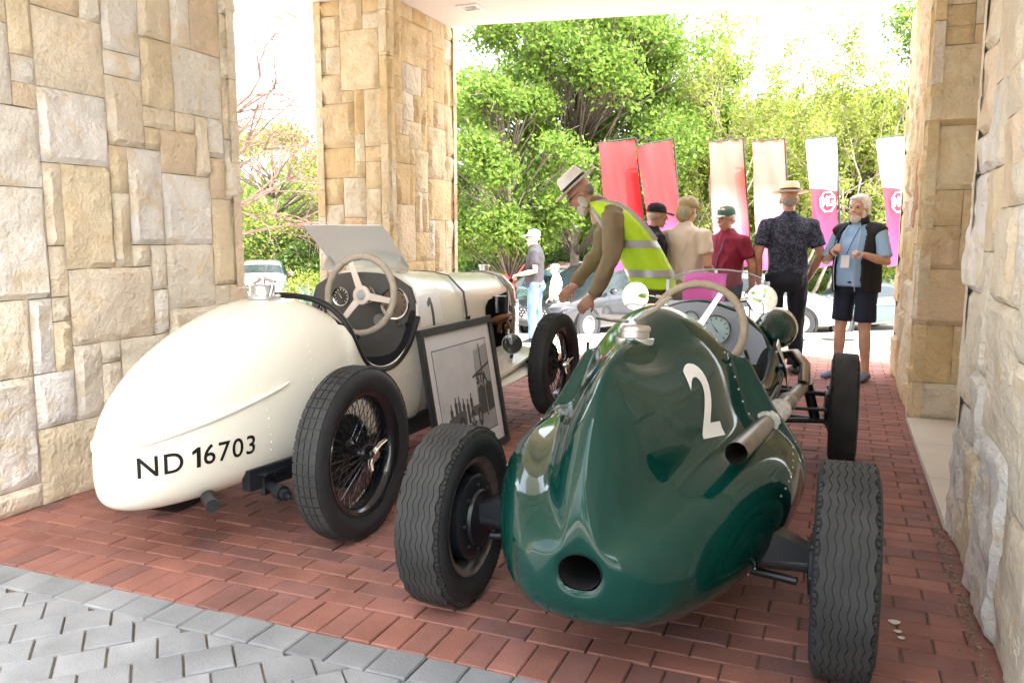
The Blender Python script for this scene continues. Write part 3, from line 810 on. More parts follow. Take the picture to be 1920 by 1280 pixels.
# radiator, cap, bonnet straps, louvre opening with the carburettor
b = B(); hp = wsec(.262, .33, 1.075, 1); secs = [[Vector((x * s, y, .33 + (z - .33) * (1 if s == 1 else .985))) for x, z in hp] + [Vector((-x * s, y, .33 + (z - .33) * (1 if s == 1 else .985))) for x, z in reversed(hp[1:-1])] for y, s in ((2.61, 1), (2.70, 1), (2.715, .96), (2.70, .86))]
b.loft(secs, 0, True, True); b.build('radiator_shell', CHROME, car_w)
b = B(); b.box((0, 2.698, .70), (.43, .012, .62)); b.build('radiator_core', DARK, car_w)
b = B(); b.cyl((0, 2.65, 1.07), (0, 2.65, 1.10), .035, n=18); b.cyl((0, 2.65, 1.10), (0, 2.65, 1.115), .045, .04, n=18); b.build('radiator_cap', ALU, car_w)
for y, w, zb, zt in ((1.62, .335, .30, 1.104), (2.50, .262, .33, 1.064)):
    hp = wsec(w + .004, zb, zt + .004, 1.)[2:]; pts = [(x, z) for x, z in hp if z > .55] + [(-x, z) for x, z in reversed(hp[:-1]) if z > .55]
    b = B(); b.loft([[Vector((x, y - .011, z)), Vector((x, y + .011, z)), Vector((x * 1.012, y + .011, z + .004)), Vector((x * 1.012, y - .011, z + .004))] for x, z in pts], 0, True, True)
    st = b.build('bonnet_strap', LEATHER, car_w)
    b = B(); b.box((w + .012, y, .80), (.012, .045, .06)); b.tube([(w + .012, y, .78), (w + .015, y, .66), (w + .02, y, .56)], .010, 8); b.build('buckle', BLACKM, st)
b = B()
hole = [(1.99, .56), (1.99, .86), (2.05, .90), (2.44, .93), (2.46, .80), (2.46, .60), (2.40, .55)]
def whw(y): return .335 + (.295 - .335) * (y - 1.6) / .5 if y < 2.1 else .295 + (.255 - .295) * (y - 2.1) / .5
b.add([(whw(y) + .0025, y, z) for y, z in hole] + [(whw(y) + .0005, y, z) for y, z in hole], [tuple(range(7))] + [(i, (i + 1) % 7, 7 + (i + 1) % 7, 7 + i) for i in range(7)], 0, False)
ho = b.build('engine_opening', mat('engine_dark', (.004, .004, .004), .9, spec=.05), car_w)
b = B(); b.cyl((.27, 2.26, .80), (.275, 2.26, .915), .085, .08, 24); b.build('air_cleaner', BLACKM, car_w)
b = B(); b.tube([(.28, 2.12, .74), (.325, 2.2, .76), (.335, 2.32, .77), (.28, 2.42, .76)], [.03, .036, .03, .022], 12); b.cyl((.31, 2.2, .66), (.31, 2.2, .76), .022, n=12); b.ell((.325, 2.3, .70), (.03, .04, .035), 12, 8); b.cyl((.3, 2.36, .62), (.3, 2.36, .74), .012, n=8)
b.build('carburettor', mat('copper_brown', (.14, .07, .04), .35, .8, var=.2, vscale=20), car_w)
# chassis rails, springs, axles, exhaust stub, shock absorber
b = B()
for s in (-1, 1):
    b.loft([[Vector((s * (x + dx), y, z + dz)) for dx, dz in ((-.02, -.045), (.02, -.045), (.02, .045), (-.02, .045))] for x, y, z in ((.25, -.35, .315), (.31, -.05, .32), (.345, .3, .30), (.345, 1.4, .29), (.30, 2.2, .30), (.27, 2.75, .33), (.27, 3.05, .30))], 0, True, True, False)
b.build('chassis', BLACKF, car_w)
def axle_set(y, half):
    b = B(); b.cyl((-half, y, .3825), (half, y, .3825), .026, n=12)
    for s in (-1, 1):
        for k in range(4): b.box((s * .30, y, .335 - .010 * k), (.045, .62 - .12 * k, .008))
        b.cyl((s * .30, y - .05, .30), (s * .30, y + .05, .40), .03, n=10)
    return b
axle_set(0, .50).build('rear_axle', BLACKF, car_w); axle_set(2.68, .50).build('front_axle', BLACKF, car_w)
b = B(); b.tube([(.10, -.40, .285), (.20, -.52, .288), (.30, -.60, .292)], .026, 14); b.tube([(.302, -.602, .292), (.24, -.55, .29)], .02, 12, 0); b.build('exhaust_stub', BLACKF, car_w)
b = B(); b.cyl((.30, -.26, .275), (.44, -.33, .27), .022, n=12); b.cyl((.37, -.30, .272), (.41, -.315, .271), .032, n=14); b.cyl((.44, -.33, .27), (.47, -.345, .268), .009, n=8); b.box((.285, -.25, .28), (.02, .08, .08)); b.build('shock_absorber', DULLALU if False else BLACKF, car_w)
b = B(); b.tube([(.34, 1.5, .33), (.40, 1.9, .36), (.42, 2.2, .37), (.36, 2.5, .40)], [(.02, .10), (.02, .12), (.02, .11), (.02, .05)], 10, up=(0, 0, 1)); b.build('side_apron', CREAM, car_w)
for s in (1, -1):
    M = Matrix.Translation((s * .37, 2.30, .575)) @ Matrix.Rotation(s * R_(25), 4, 'Z') @ Matrix.Rotation(math.pi / 2, 4, 'X')
    b = B(); b.lathe([(.001, -.085), (.025, -.08), (.052, -.05), (.069, -.008), (.074, .018), (.070, .024)], M, 28); hl = b.build('headlamp', CREAM, car_w)
    b = B(); b.lathe([(.070, .022), (.05, .029), (.001, .034)], M, 28); b.build('lens', mat('lamp_glass', (.05, .05, .05), .05, coat=1), hl)
    b = B(); b.tube([(s * .37, 2.30, .50), (s * .33, 2.32, .36)], .012, 8); b.build('bracket', BLACKF, hl)
b = B(); b.loft([[Vector((x, y, z)) for x, y, z in ((.25, y0, z0 + .03), (.45, y0, z0), (.45, y0, z0 - .02), (.25, y0, z0))] for y0, z0 in ((1.7, .40), (2.1, .43), (2.4, .47), (2.62, .50), (2.8, .46))], 0, True, True); b.build('front_apron', CREAM, car_w)
for (x, y, s, st) in ((.56, 0, 1, 0), (-.47, 0, -1, 0), (.56, 2.68, 1, R_(-3)), (-.47, 2.68, -1, R_(-3))):
    wheel(car_w, (x, y, .3825), .765, .268, .135, s, 'block', st, True)

# ---- framed photograph leaning on the cream car
pf = empty('framed_picture', (-1.96, 4.27, 0), 0, 'black framed black-and-white photograph leaning against the cream car', 'picture')
ph, pw, lean = .825, .96, R_(9.5)
PX = Vector((0, 1, 0)); PYv = Vector((-math.sin(lean), 0, math.cos(lean))); PN = PX.cross(PYv)
def pp(a, h, n=0.): return PX * a + PYv * h + PN * n + Vector((.0, 0, .008))
b = B(); fw = .042
for (a0, a1, h0, h1) in ((-pw / 2, pw / 2, 0, fw), (-pw / 2, pw / 2, ph - fw, ph), (-pw / 2, -pw / 2 + fw, fw, ph - fw), (pw / 2 - fw, pw / 2, fw, ph - fw)):
    b.add([pp(a, h, n) for n in (0, .024) for a, h in ((a0, h0), (a1, h0), (a1, h1), (a0, h1))], [(3, 2, 1, 0), (4, 5, 6, 7), (0, 1, 5, 4), (1, 2, 6, 5), (2, 3, 7, 6), (3, 0, 4, 7)], 0, False)
b.build('frame', mat('black_wood', (.012, .012, .013), .45), pf, bevel=.003)
def flat(name, pts, n, m, parent=pf):
    b = B(); b.add([pp(a, h, n) for a, h in pts], [tuple(range(len(pts)))], 0, False); me = b.mesh(name, m, 0); return link(name, me, parent)
flat('mount', [(-pw / 2 + fw, fw), (pw / 2 - fw, fw), (pw / 2 - fw, ph - fw), (-pw / 2 + fw, ph - fw)], .008, mat('mount_card', (.72, .72, .74), .5))
ix0, ix1, iy0, iy1 = -.355, .355, .135, .69
def grey(n, g): return mat('print_%s' % n, (g, g * 1.01, g * 1.03), .55, var=.10, vscale=6)
b = B()
for (a0, a1, h0, h1) in ((ix0 - .006, ix1 + .006, iy0 - .006, iy0), (ix0 - .006, ix1 + .006, iy1, iy1 + .006), (ix0 - .006, ix0, iy0, iy1), (ix1, ix1 + .006, iy0, iy1)):
    b.add([pp(a, h, .0093) for a, h in ((a0, h0), (a1, h0), (a1, h1), (a0, h1))], [(0, 1, 2, 3)], 0, False)
b.build('mount_edge', BLACKF, pf)
pr = flat('print', [(ix0, iy0), (ix1, iy0), (ix1, iy1), (ix0, iy1)], .0090, grey('sky', .60))
def shape(pts, g, n=.0096): return flat('print_shape', pts, n, grey('%.2f' % g, g), pr)
shape([(ix0, iy0), (ix1, iy0), (ix1, .235), (ix0, .20)], .33)
shape([(.12, .22), (ix1, .22), (ix1, .66), (.16, .63)], .30, .0094)
for k in range(8): shape([(.17 + .024 * k, .45), (.176 + .024 * k, .45), (.178 + .024 * k, .65), (.172 + .024 * k, .65)], .45, .0098)
shape([(.10, .47), (ix1, .53), (ix1, .545), (.10, .485)], .04, .0100); shape([(.235, .22), (.25, .22), (.25, .665), (.235, .665)], .04, .0100)
shape([(.13, .24), (.235, .24), (.24, .40), (.20, .42), (.15, .40)], .06, .0100); shape([(.26, .24), (ix1, .25), (ix1, .41), (.30, .43), (.26, .40)], .05, .0100)
tm = text_mesh('STA', .085, .004); sm_ = B()
M4 = Matrix.Translation(pp(.22, .455, .0104)) @ Matrix((PX, PYv, PN)).transposed().to_4x4()
tm.transform(M4); tm.materials.clear(); tm.materials.append(grey('0.03', .03)); link('print_lettering', tm, pr)
rnd = random.Random(5)
for k in range(9):
    a = ix0 + .03 + .05 * k + rnd.uniform(-.01, .01); h = rnd.uniform(.30, .37); g = rnd.choice((.05, .09, .55))
    shape([(a - .014, .22), (a + .014, .22), (a + .018, h), (a + .007, h + .015), (a + .008, h + .04), (a - .006, h + .042), (a - .007, h + .015), (a - .018, h)], g, .0102 + .0001 * k)
def disc(a, h, ra, rh, g, n): shape([(a + ra * math.cos(t * .4488), h + rh * math.sin(t * .4488)) for t in range(14)], g, n)
for (a, h, ra, rh) in ((-.29, .20, .035, .06), (-.12, .215, .04, .07), (.03, .235, .035, .06), (.13, .235, .032, .06)): disc(a, h, ra, rh, .03, .0115); disc(a, h, ra * .5, rh * .5, .22, .0117)
shape([(-.30, .20), (-.06, .22), (-.05, .30), (-.12, .315), (-.28, .29)], .10, .0112); shape([(0, .24), (.16, .25), (.15, .31), (.02, .31)], .13, .0112); shape([(.0, .225), (.09, .225), (.09, .25), (.0, .25)], .6, .0116)

# ---- green single-seater
car_g = empty('single_seater_racing_car', (-.6, 2.556, 0), 0, 'dark green single-seater racing car with side exhaust and number two', 'racing car')
def gsec(wl, zb, pt, ws, zt, sharp=0., val=.0):
    h = pt - zb; s = zt - pt
    return [(0, zb), (.52 * wl, zb + .012), (.86 * wl, zb + .16 * h), (wl, zb + .50 * h), (.95 * wl, zb + .80 * h), (max(.78 * wl, ws * 1.10), pt - .01), (max(ws * 1.14, ws + .02), pt + .05 * s - val), (ws * .99, pt + .26 * s), (ws * (.86 - .12 * sharp), pt + .58 * s), (ws * (.52 - .20 * sharp), pt + .87 * s), (ws * (.2 - .13 * sharp), zt - .008 * (1 - sharp)), (0, zt)]
def gcock(wl, zb, pt, wr, zr):
    h = pt - zb
    return [(0, zb), (.52 * wl, zb + .012), (.86 * wl, zb + .16 * h), (wl, zb + .50 * h), (.97 * wl, zb + .80 * h), (max(.80 * wl, wr * 1.08), pt), (wr + .008, zr - .02), (wr, zr), (wr - .02, zr - .008), (wr - .045, zr - .12), (wr - .06, .32), (0, .30)]
gst = [(-.600, [(0, .392), (.026, .394), (.046, .403), (.060, .428), (.060, .450), (.055, .464), (.046, .476), (.036, .483), (.025, .487), (.016, .490), (.006, .492), (0, .493)]),
       (-.612, [(0, .368), (.034, .371), (.062, .386), (.080, .425), (.080, .455), (.073, .476), (.061, .494), (.047, .507), (.033, .518), (.019, .528), (.006, .540), (0, .543)]),
       (-.585, gsec(.17, .30, .515, .055, .66, 1)), (-.53, gsec(.235, .26, .545, .085, .81, 1)), (-.43, gsec(.305, .225, .58, .125, .925, 1)), (-.27, gsec(.385, .205, .62, .16, .988, 1., .02)), (-.08, gsec(.455, .195, .65, .205, 1.005, .9, .03)), (.08, gsec(.50, .19, .665, .24, 1.04, .5, .035)), (.22, gsec(.52, .185, .67, .265, 1.082, .1, .03)), (.34, gsec(.525, .18, .672, .28, 1.088, 0, .035)), (.405, gsec(.525, .18, .675, .30, 1.06, 0, .01)),
       (.425, gcock(.535, .17, .675, .305, .93)), (.50, gcock(.52, .17, .675, .315, .83)), (.65, gcock(.48, .17, .67, .325, .755)), (.85, gcock(.435, .17, .665, .335, .735)), (1.05, gcock(.40, .17, .665, .342, .78)), (1.17, gcock(.392, .17, .67, .345, .85)),
       (1.20, gsec(.39, .17, .70, .35, 1.04)), (1.25, gsec(.385, .17, .70, .348, 1.045)), (1.6, gsec(.37, .18, .69, .325, .985)), (2.1, gsec(.33, .2, .64, .27, .90)), (2.6, gsec(.27, .22, .57, .20, .79)), (2.95, gsec(.18, .26, .50, .12, .66)), (3.08, gsec(.09, .33, .46, .05, .54))]
body_g = sections_obj('body', gst, [GREEN, DARK], car_g, 2, lambda i, j: 11 <= i <= 16 and j >= 8)
cre = body_g.data.attributes.new('crease_edge', 'FLOAT', 'EDGE')
for e in body_g.data.edges:
    p, q = [body_g.data.vertices[i].co for i in e.vertices]
    if abs(p.x) < 1e-4 and abs(q.x) < 1e-4 and min(p.z, q.z) > .5 and max(p.y, q.y) < .0: cre.data[e.index].value = .85
b = B(); b.tube([(0, -.605, .445), (0, -.45, .45), (0, -.3, .45)], [(.049, .058), (.075, .08), (.06, .07)], 20, cap=False); b.add([(-.08, -.3, .37), (.08, -.3, .37), (.08, -.3, .53), (-.08, -.3, .53)], [(0, 1, 2, 3)], 0, False); b.build('tail_duct', DARK, car_g)
b = B(); rim_r = [(.0, .415, 1.045), (.16, .415, 1.01), (.295, .435, .915), (.313, .50, .838), (.323, .65, .762), (.333, .85, .742), (.341, 1.05, .788), (.347, 1.17, .86)]

for s_ in (1, -1):
    b = B(); rim_tube(b, [(s_ * x, y, z) for x, y, z in rim_r[2:]], .006); b.build('cockpit_trim', LEATHER, car_g)
db = B(); hp = gsec(.34, .66, .70, .338, 1.028); ring = [(x, 1.165, z) for x, z in hp] + [(-x, 1.165, z) for x, z in reversed(hp[1:-1])]
ring = [(x, y, max(z, .755)) for x, y, z in ring]
db.add(ring, [tuple(range(len(ring)))], 0, False); db.add([(x, 1.18, z) for x, _, z in ring], [tuple(range(len(ring)))], 0, False)
dash_g = db.build('dashboard', mat('dash_silver', (.30, .32, .36), .42, .25), car_g)
PALE = mat('pale_dial', (.42, .52, .52), .12, coat=1)
gauge(dash_g, (.09, 1.16, .905), .066, (0, -1, 0), PALE); gauge(dash_g, (-.025, 1.16, .95), .036, (0, -1, 0), PALE); gauge(dash_g, (.2, 1.16, .96), .02, (0, -1, 0), PALE, needle=False)
for x, z in ((.20, .86), (-.12, .95), (-.14, .86)): b = B(); b.cyl((x, 1.165, z), (x, 1.145, z), .012, n=12); b.build('switch', CHROME, dash_g)
steering(car_g, (.045, .90, .935), .195, .30, .0165, mat('tan_wrap', (.36, .29, .21), .7, var=.12, vscale=60, bump=.3, bscale=120), ALU, 3, R_(60), .03, .012)
# seat
b = B(); b.loft([[Vector((x, y + yy, z)) for x, yy in ((-w, 0), (-w * .6, .05), (0, .07), (w * .6, .05), (w, 0), (w, -.03), (-w, -.03))] for z, w, y in ((.36, .22, .46), (.6, .24, .45), (.8, .23, .44), (.9, .18, .435))], 0, True, True); b.box((0, .68, .36), (.44, .5, .08)); b.build('seat', LEATHER, car_g, bevel=.01)
# fuel filler in its recess behind the headrest
b = B(); Mc = Matrix.Translation((0, -.03, 1.0)) @ Matrix.Rotation(R_(-4), 4, 'X'); b.lathe([(.058, -.03), (.062, .0), (.055, .002), (.053, -.02)], Mc, 30, 0); b.build('filler_recess', ALU, car_g)
b = B(); b.lathe([(.046, -.02), (.046, .022), (.050, .024), (.050, .034), (.045, .04), (.001, .043)], Mc, 30); b.tube([(-.02, -.05, 1.055), (-.07, -.09, 1.062), (-.11, -.10, 1.07)], [(.006, .012), (.006, .012), (.006, .014)], 8); b.tube([(.0, -.02, 1.056), (.05, .05, 1.09), (.085, .10, 1.125)], [(.006, .011), (.006, .010), (.005, .010)], 8); b.build('filler_cap', STEEL, car_g)
# windscreen frame, mirrors
b = B()
for s in (-1, 1): b.box((s * .228 + .07, 1.29, 1.06), (.014, .012, .12))
b.box((.07, 1.29, 1.012), (.46, .014, .02)); pts = arc((.07, 1.29, 1.10), .222, (1, 0, 0), (0, 0, .32), 0, math.pi, 20); b.tube(pts, .004, 6); b.build('windscreen_frame', DULLALU, car_g)
b = B(); q = [(x, 1.29, z) for x, _, z in pts] + [(-.152, 1.29, 1.02), (.292, 1.29, 1.02)]; b.add(q, [tuple(range(len(q)))], 0, False); link('windscreen', b.mesh('windscreen', mat('perspex', (.95, .97, .97), .03, alpha=.035, spec=.2), 0), car_g)
for s, px in ((-1, -.29), (1, .282)):
    M = Matrix.Translation((px, 1.19, 1.045)) @ Matrix.Rotation(R_(84), 4, 'X') @ Matrix.Rotation(R_(6 * s), 4, 'Y')
    b = B(); b.lathe([(.001, -.03), (.03, -.028), (.055, -.015), (.065, 0), (.066, .006), (.062, .007)], M, 30); mr = b.build('mirror', CHROME, car_g)
    b = B(); b.lathe([(.062, .006), (.03, .0085), (.001, .009)], M, 30); b.build('glass', mat('mirror_glass', (.9, .9, .9), .01, 1.), mr)
    b = B(); b.tube([(px, 1.21, 1.045), (px - s * .06, 1.26, 1.04), (px - s * .085, 1.29, 1.03)], .006, 8); b.cyl((px - s * .075, 1.285, 1.035), (px - s * .10, 1.295, 1.03), .013, n=12); b.build('stalk', CHROME, mr)
# headlamps: green bowls with chrome rims
for s in (1, -1):
    M = Matrix.Translation((s * .315, 1.62, .865)) @ Matrix.Rotation(-math.pi / 2, 4, 'X') @ Matrix.Rotation(R_(7), 4, 'X')
    b = B(); b.lathe([(.001, -.17), (.022, -.163), (.05, -.13), (.075, -.08), (.092, -.02), (.098, .02)], M, 32); hl = b.build('headlamp', GREEN, car_g)
    b = B(); b.lathe([(.098, .012), (.104, .022), (.104, .055), (.098, .065), (.092, .06)], M, 32); b.build('rim', CHROME, hl)
    b = B(); b.lathe([(.094, .055), (.06, .072), (.001, .08)], M, 32); b.build('lens', GLASS, hl)
    b = B(); b.tube([(s * .315, 1.60, .77), (s * .31, 1.62, .66), (s * .30, 1.62, .60)], .010, 8); b.build('bracket', CHROME, hl)
# exhaust down the right side
b = B()
for k, (y, ze) in enumerate(((1.72, .72), (1.88, .70), (2.04, .68))):
    b.tube([(.30, y, ze), (.40, y - .02, ze + .02), (.455, y - .10, ze - .03), (.46, y - .25, ze - .09), (.452, 1.50 - .02 * k, .60)], .024, 12)
b.build('exhaust_manifold', mat('hot_steel', (.33, .30, .27), .25, 1., var=.3, vscale=12), car_g)
EX0, EX1 = Vector((.452, 1.52, .60)), Vector((.345, -.20, .70))
def exl(t): return EX0.lerp(EX1, t)
b = B(); b.tube([exl(-.02), exl(.1), exl(.5), exl(.70)], [.028, .030, .030, .030], 18); b.tube([exl(.68), exl(.715), exl(.73), exl(1.0)], [.030, .032, .033, .033], 22, cap=False); b.tube([exl(1.0), exl(.9), exl(.8)], [.0325, .030, .030], 22, cap=False); b.cyl(exl(.80), exl(.795), .030, n=20); b.cyl(exl(.3), exl(.31), .040, n=18); b.build('exhaust_pipe', mat('exhaust_steel', (.30, .275, .25), .38, 1., var=.2, vscale=9), car_g)
b = B(); b.cyl(exl(.86), exl(.80), .0295, n=20); b.build('exhaust_bore', DARK, car_g)
b = B()
for k in range(26): 
    t = .44 + .22 * k / 25; b.tube([exl(t - .005), exl(t), exl(t + .005)], [.036, .0415 + .002 * (k % 3), .036], 16)
b.build('heat_wrap', mat('grey_wrap', (.50, .48, .44), .95, var=.25, vscale=60, bump=.6, bscale=90), car_g)
b = B(); p = exl(.62); b.tube([p + Vector((0, 0, .045)), p + Vector((-.06, .01, .10)), p + Vector((-.12, .0, .11))], [(.004, .012)] * 3, 8); b.cyl(p + Vector((-.12, 0, .10)), p + Vector((-.12, 0, .135)), .007, n=8); b.build('exhaust_bracket', STEEL, car_g)
# aluminium elbow panel beside the cockpit
b = B(); b.loft([[Vector((x + dx, y, z)) for dx in (0, .004)] for x, y, z in ((.385, 1.02, .74), (.40, 1.1, .70), (.40, 1.25, .68))] and [[Vector((.35, y, z0)), Vector((.395, y, z1)), Vector((.399, y, z1)), Vector((.354, y, z0))] for y, z0, z1 in ((1.20, .84, .74), (1.28, .86, .66), (1.36, .84, .62), (1.45, .78, .62))], 0, True, True); b.build('side_panel', ALU, car_g)
# axles and suspension
for s in (1, -1):
    b = B(); b.tube([(s * .40, 0, .325), (s * .60, 0, .325)], [.036, .03], 16); b.loft([[Vector((s * x, y, z)) for y, z in ((-.01 - w, .335), (.01 + w, .335), (.01 + w, .335 + h), (-.01 - w, .335 + h))] for x, w, h in ((.40, .05, .11), (.56, .02, .04))], 0, True, True); b.cyl((s * .56, 0, .325), (s * .59, 0, .325), .05, n=18); b.build('rear_half_shaft', mat('axle_black', (.02, .023, .027), .35, spec=.6), car_g)
    b = B(); b.cyl((s * .1, .06, .28), (s * .52, .0, .26), .014, n=10); b.build('radius_rod', BLACKF, car_g)
    b = B()
    b.cyl((s * .18, 2.42, .42), (s * .56, 2.503, .40), .014, n=10); b.cyl((s * .18, 2.60, .42), (s * .56, 2.503, .40), .014, n=10); b.cyl((s * .15, 2.42, .23), (s * .57, 2.503, .24), .016, n=10); b.cyl((s * .15, 2.62, .23), (s * .57, 2.503, .24), .016, n=10)
    b.cyl((s * .57, 2.503, .22), (s * .57, 2.503, .42), .024, n=12); b.cyl((s * .30, 2.49, .26), (s * .26, 2.47, .56), .028, n=14); b.cyl((s * .2, 2.33, .33), (s * .56, 2.38, .33), .010, n=8); b.cyl((s * .45, 2.503, .45), (s * .5, 2.503, .25), .03, n=12); b.build('suspension', BLACKF, car_g)
for (x, y, s, w2) in ((.654, 0, 1, .178), (-.654, 0, -1, .178), (.654, 2.503, 1, .155), (-.654, 2.503, -1, .155)):
    wheel(car_g, (x, y, .3235), .647, .205, w2, s, 'zigzag', 0, False)
bpy.context.view_layer.update()
bvg = bvh_of(body_g)
fb = B()
for (y0, z0, y1, z1, k2) in ((.36, .70, .36, 1.0, 7), (-.1, .30, .9, .24, 16), (.02, .52, .42, .60, 8)):
    for k in range(k2 + 1):
        for side in (1, -1):
            p = on_body(bvg, car_g, y0 + (y1 - y0) * k / k2, z0 + (z1 - z0) * k / k2, side)
            if p is not None: fb.ell(p, .0042, 7, 5)
o = fb.build('fasteners', STEEL, car_g); o['kind'] = 'stuff'
me2 = text_mesh('2', .335, .008); me2.transform(Matrix.Diagonal((.92, 1, 1, 1)))
hit, nn, _, _ = bvg.ray_cast(CAM, ray(1322, 757).normalized())
xa = Vector((.30, .93, -.10)); n2 = Vector((.88, -.30, .36)); ya = n2.cross(xa)
decal('racing_number', me2, frame_matrix(hit, xa, ya), WHITEP, car_g, bvg, .002, .025, .4)
# pink plastic folder propped on the scuttle behind the screen
b = B(); M = Matrix.Translation((-.62, 4.02, 1.00)) @ Matrix.Rotation(R_(-8), 4, 'X') @ Matrix.Rotation(R_(3), 4, 'Y')
b.add([M @ Vector(p) for p in [(x, y, z) for y in (-.006, .006) for x, z in ((-.1, 0), (.1, 0), (.1, .15), (-.1, .15))]], [(3, 2, 1, 0), (4, 5, 6, 7), (0, 1, 5, 4), (1, 2, 6, 5), (2, 3, 7, 6), (3, 0, 4, 7)], 0, False)
pfol = b.build('plastic_folder', mat('pink_plastic', (.50, .02, .28), .2, coat=.3), None); tag(pfol, 'bright pink translucent plastic folder behind the green car windscreen', 'folder')
b = B(); b.add([M @ Vector(p) for p in ((-.085, -.0075, .015), (.04, -.0075, .015), (.04, -.0075, .12), (-.085, -.0075, .12))], [(0, 1, 2, 3)], 0, False); link('sheet', b.mesh('sheet', mat('pink_sheet', (.55, .006, .25), .4), 0), pfol)

# ------------------------------------------------------------------ people
def remesh(b, name, mats, parent, voxel=.012, smooth=6, wr=0., wscale=9., seed=0, sharp=0):
    me = b.mesh(name, mats, 0)
    bm = bmesh.new(); bm.from_mesh(me); bmesh.ops.recalc_face_normals(bm, faces=bm.faces); bm.to_mesh(me); bm.free()
    t = bpy.data.objects.new('tmp', me); COL.objects.link(t)
    md = t.modifiers.new('r', 'REMESH'); md.mode = 'VOXEL'; md.voxel_size = voxel; md.use_smooth_shade = True
    if smooth: s2 = t.modifiers.new('s', 'SMOOTH'); s2.factor = .5; s2.iterations = smooth
    out = evaluated_mesh(t); bpy.data.objects.remove(t); bpy.data.meshes.remove(me)
    out.name = name
    if wr:
        off = Vector((seed * 7.3, seed * 3.1, seed * 1.7))
        nrm = [v.normal.copy() for v in out.vertices]
        for v, n in zip(out.vertices, nrm):
            p = v.co * wscale + off; p.z *= .55
            v.co += n * wr * (1 - 2.2 * abs(noise.noise(p)) + .5 * noise.noise(p * 2.1))
    out.materials.clear(); out.materials.append(mats)
    out.polygons.foreach_set('use_smooth', [True] * len(out.polygons)); out.update()
    return link(name, out, parent)

SKIN = mat('skin', (.56, .33, .24), .5, var=.12, vscale=14, bump=.1, bscale=90)
SKIN2 = mat('sunburnt_skin', (.50, .27, .19), .5, var=.15, vscale=14, bump=.1, bscale=90)
def V3(*a): return Vector(a)
def limb(b, pts, rad, n=12): b.tube(pts, rad, n)
def hand(b, w, d, up, curl=.5, s=1., mirror=1):
    """palm and five fingers from wrist w along d; up = back of the hand; mirror puts the thumb on the other side"""
    d = d.normalized(); up = (up - d * up.dot(d)).normalized(); x = d.cross(up) * mirror
    c = w + d * .055 * s
    b.loft([[w + d * t * s + x * (a * wd * s) + up * (h * th * s) for a, h in ((-1, -.6), (-1, .6), (0, 1), (1, .6), (1, -.6), (0, -1))] for t, wd, th in ((-.01, .024, .02), (.03, .036, .018), (.075, .042, .015), (.095, .040, .012))], 0, True, True)
    for k, L in enumerate((.070, .080, .074, .058)):
        o = w + d * .085 * s + x * ((-.031 + .0205 * k) * s)
        a1 = curl * 1.2; p1 = o + (d * math.cos(a1) - up * math.sin(a1)) * L * .45 * s; a2 = curl * 2.3; p2 = p1 + (d * math.cos(a2) - up * math.sin(a2)) * L * .35 * s; a3 = curl * 3.0
        p3 = p2 + (d * math.cos(a3) - up * math.sin(a3)) * L * .25 * s
        b.tube([o - d * .02 * s, o, p1, p2, p3], [.010 * s, .0105 * s, .0098 * s, .0088 * s, .006 * s], 8)
    o = w + d * .025 * s - x * .030 * s
    b.tube([o, o + (d * .6 - x * .7 - up * .25) * .035 * s, o + (d * 1.2 - x * .75 - up * .5 * (1 + curl)) * .055 * s], [.014 * s, .0115 * s, .008 * s], 8)

def head(b, c, f, u, s=1., jaw=1.):
    """head as one surface: c centre, f facing, u up"""
    f = f.normalized(); r = f.cross(u).normalized(); u = r.cross(f)
    P = lambda x, y, z: c + r * (x * s) + f * (y * s) + u * (z * s)
    R3 = Matrix((r, f, u)).transposed()
    b.ell(P(0, -.012, .035), (.077 * s, .096 * s, .088 * s), 18, 12, rot=R3)
    b.ell(P(0, .018, -.035), (.060 * s * jaw, .074 * s, .085 * s), 16, 10, rot=R3)
    b.ell(P(0, .052, -.085), (.032 * s * jaw, .034 * s, .028 * s), 12, 8, rot=R3)
    b.tube([P(0, .082, .022), P(0, .098, -.004), P(0, .112, -.026)], [.010 * s, .013 * s, .017 * s], 8)
    b.ell(P(0, .088, -.062), (.024 * s, .012 * s, .010 * s), 10, 6, rot=R3)
    for k in (-1, 1):
        b.ell(P(.079 * k, -.012, -.004), (.010 * s, .020 * s, .032 * s), 10, 7, rot=R3)
        b.ell(P(.034 * k, .074, -.028), (.022 * s, .016 * s, .018 * s), 10, 6, rot=R3)
        b.ell(P(.032 * k, .080, .034), (.026 * s, .012 * s, .009 * s), 10, 6, rot=R3)
    return P, R3
EYE = mat('eye_dark', (.03, .02, .018), .2)
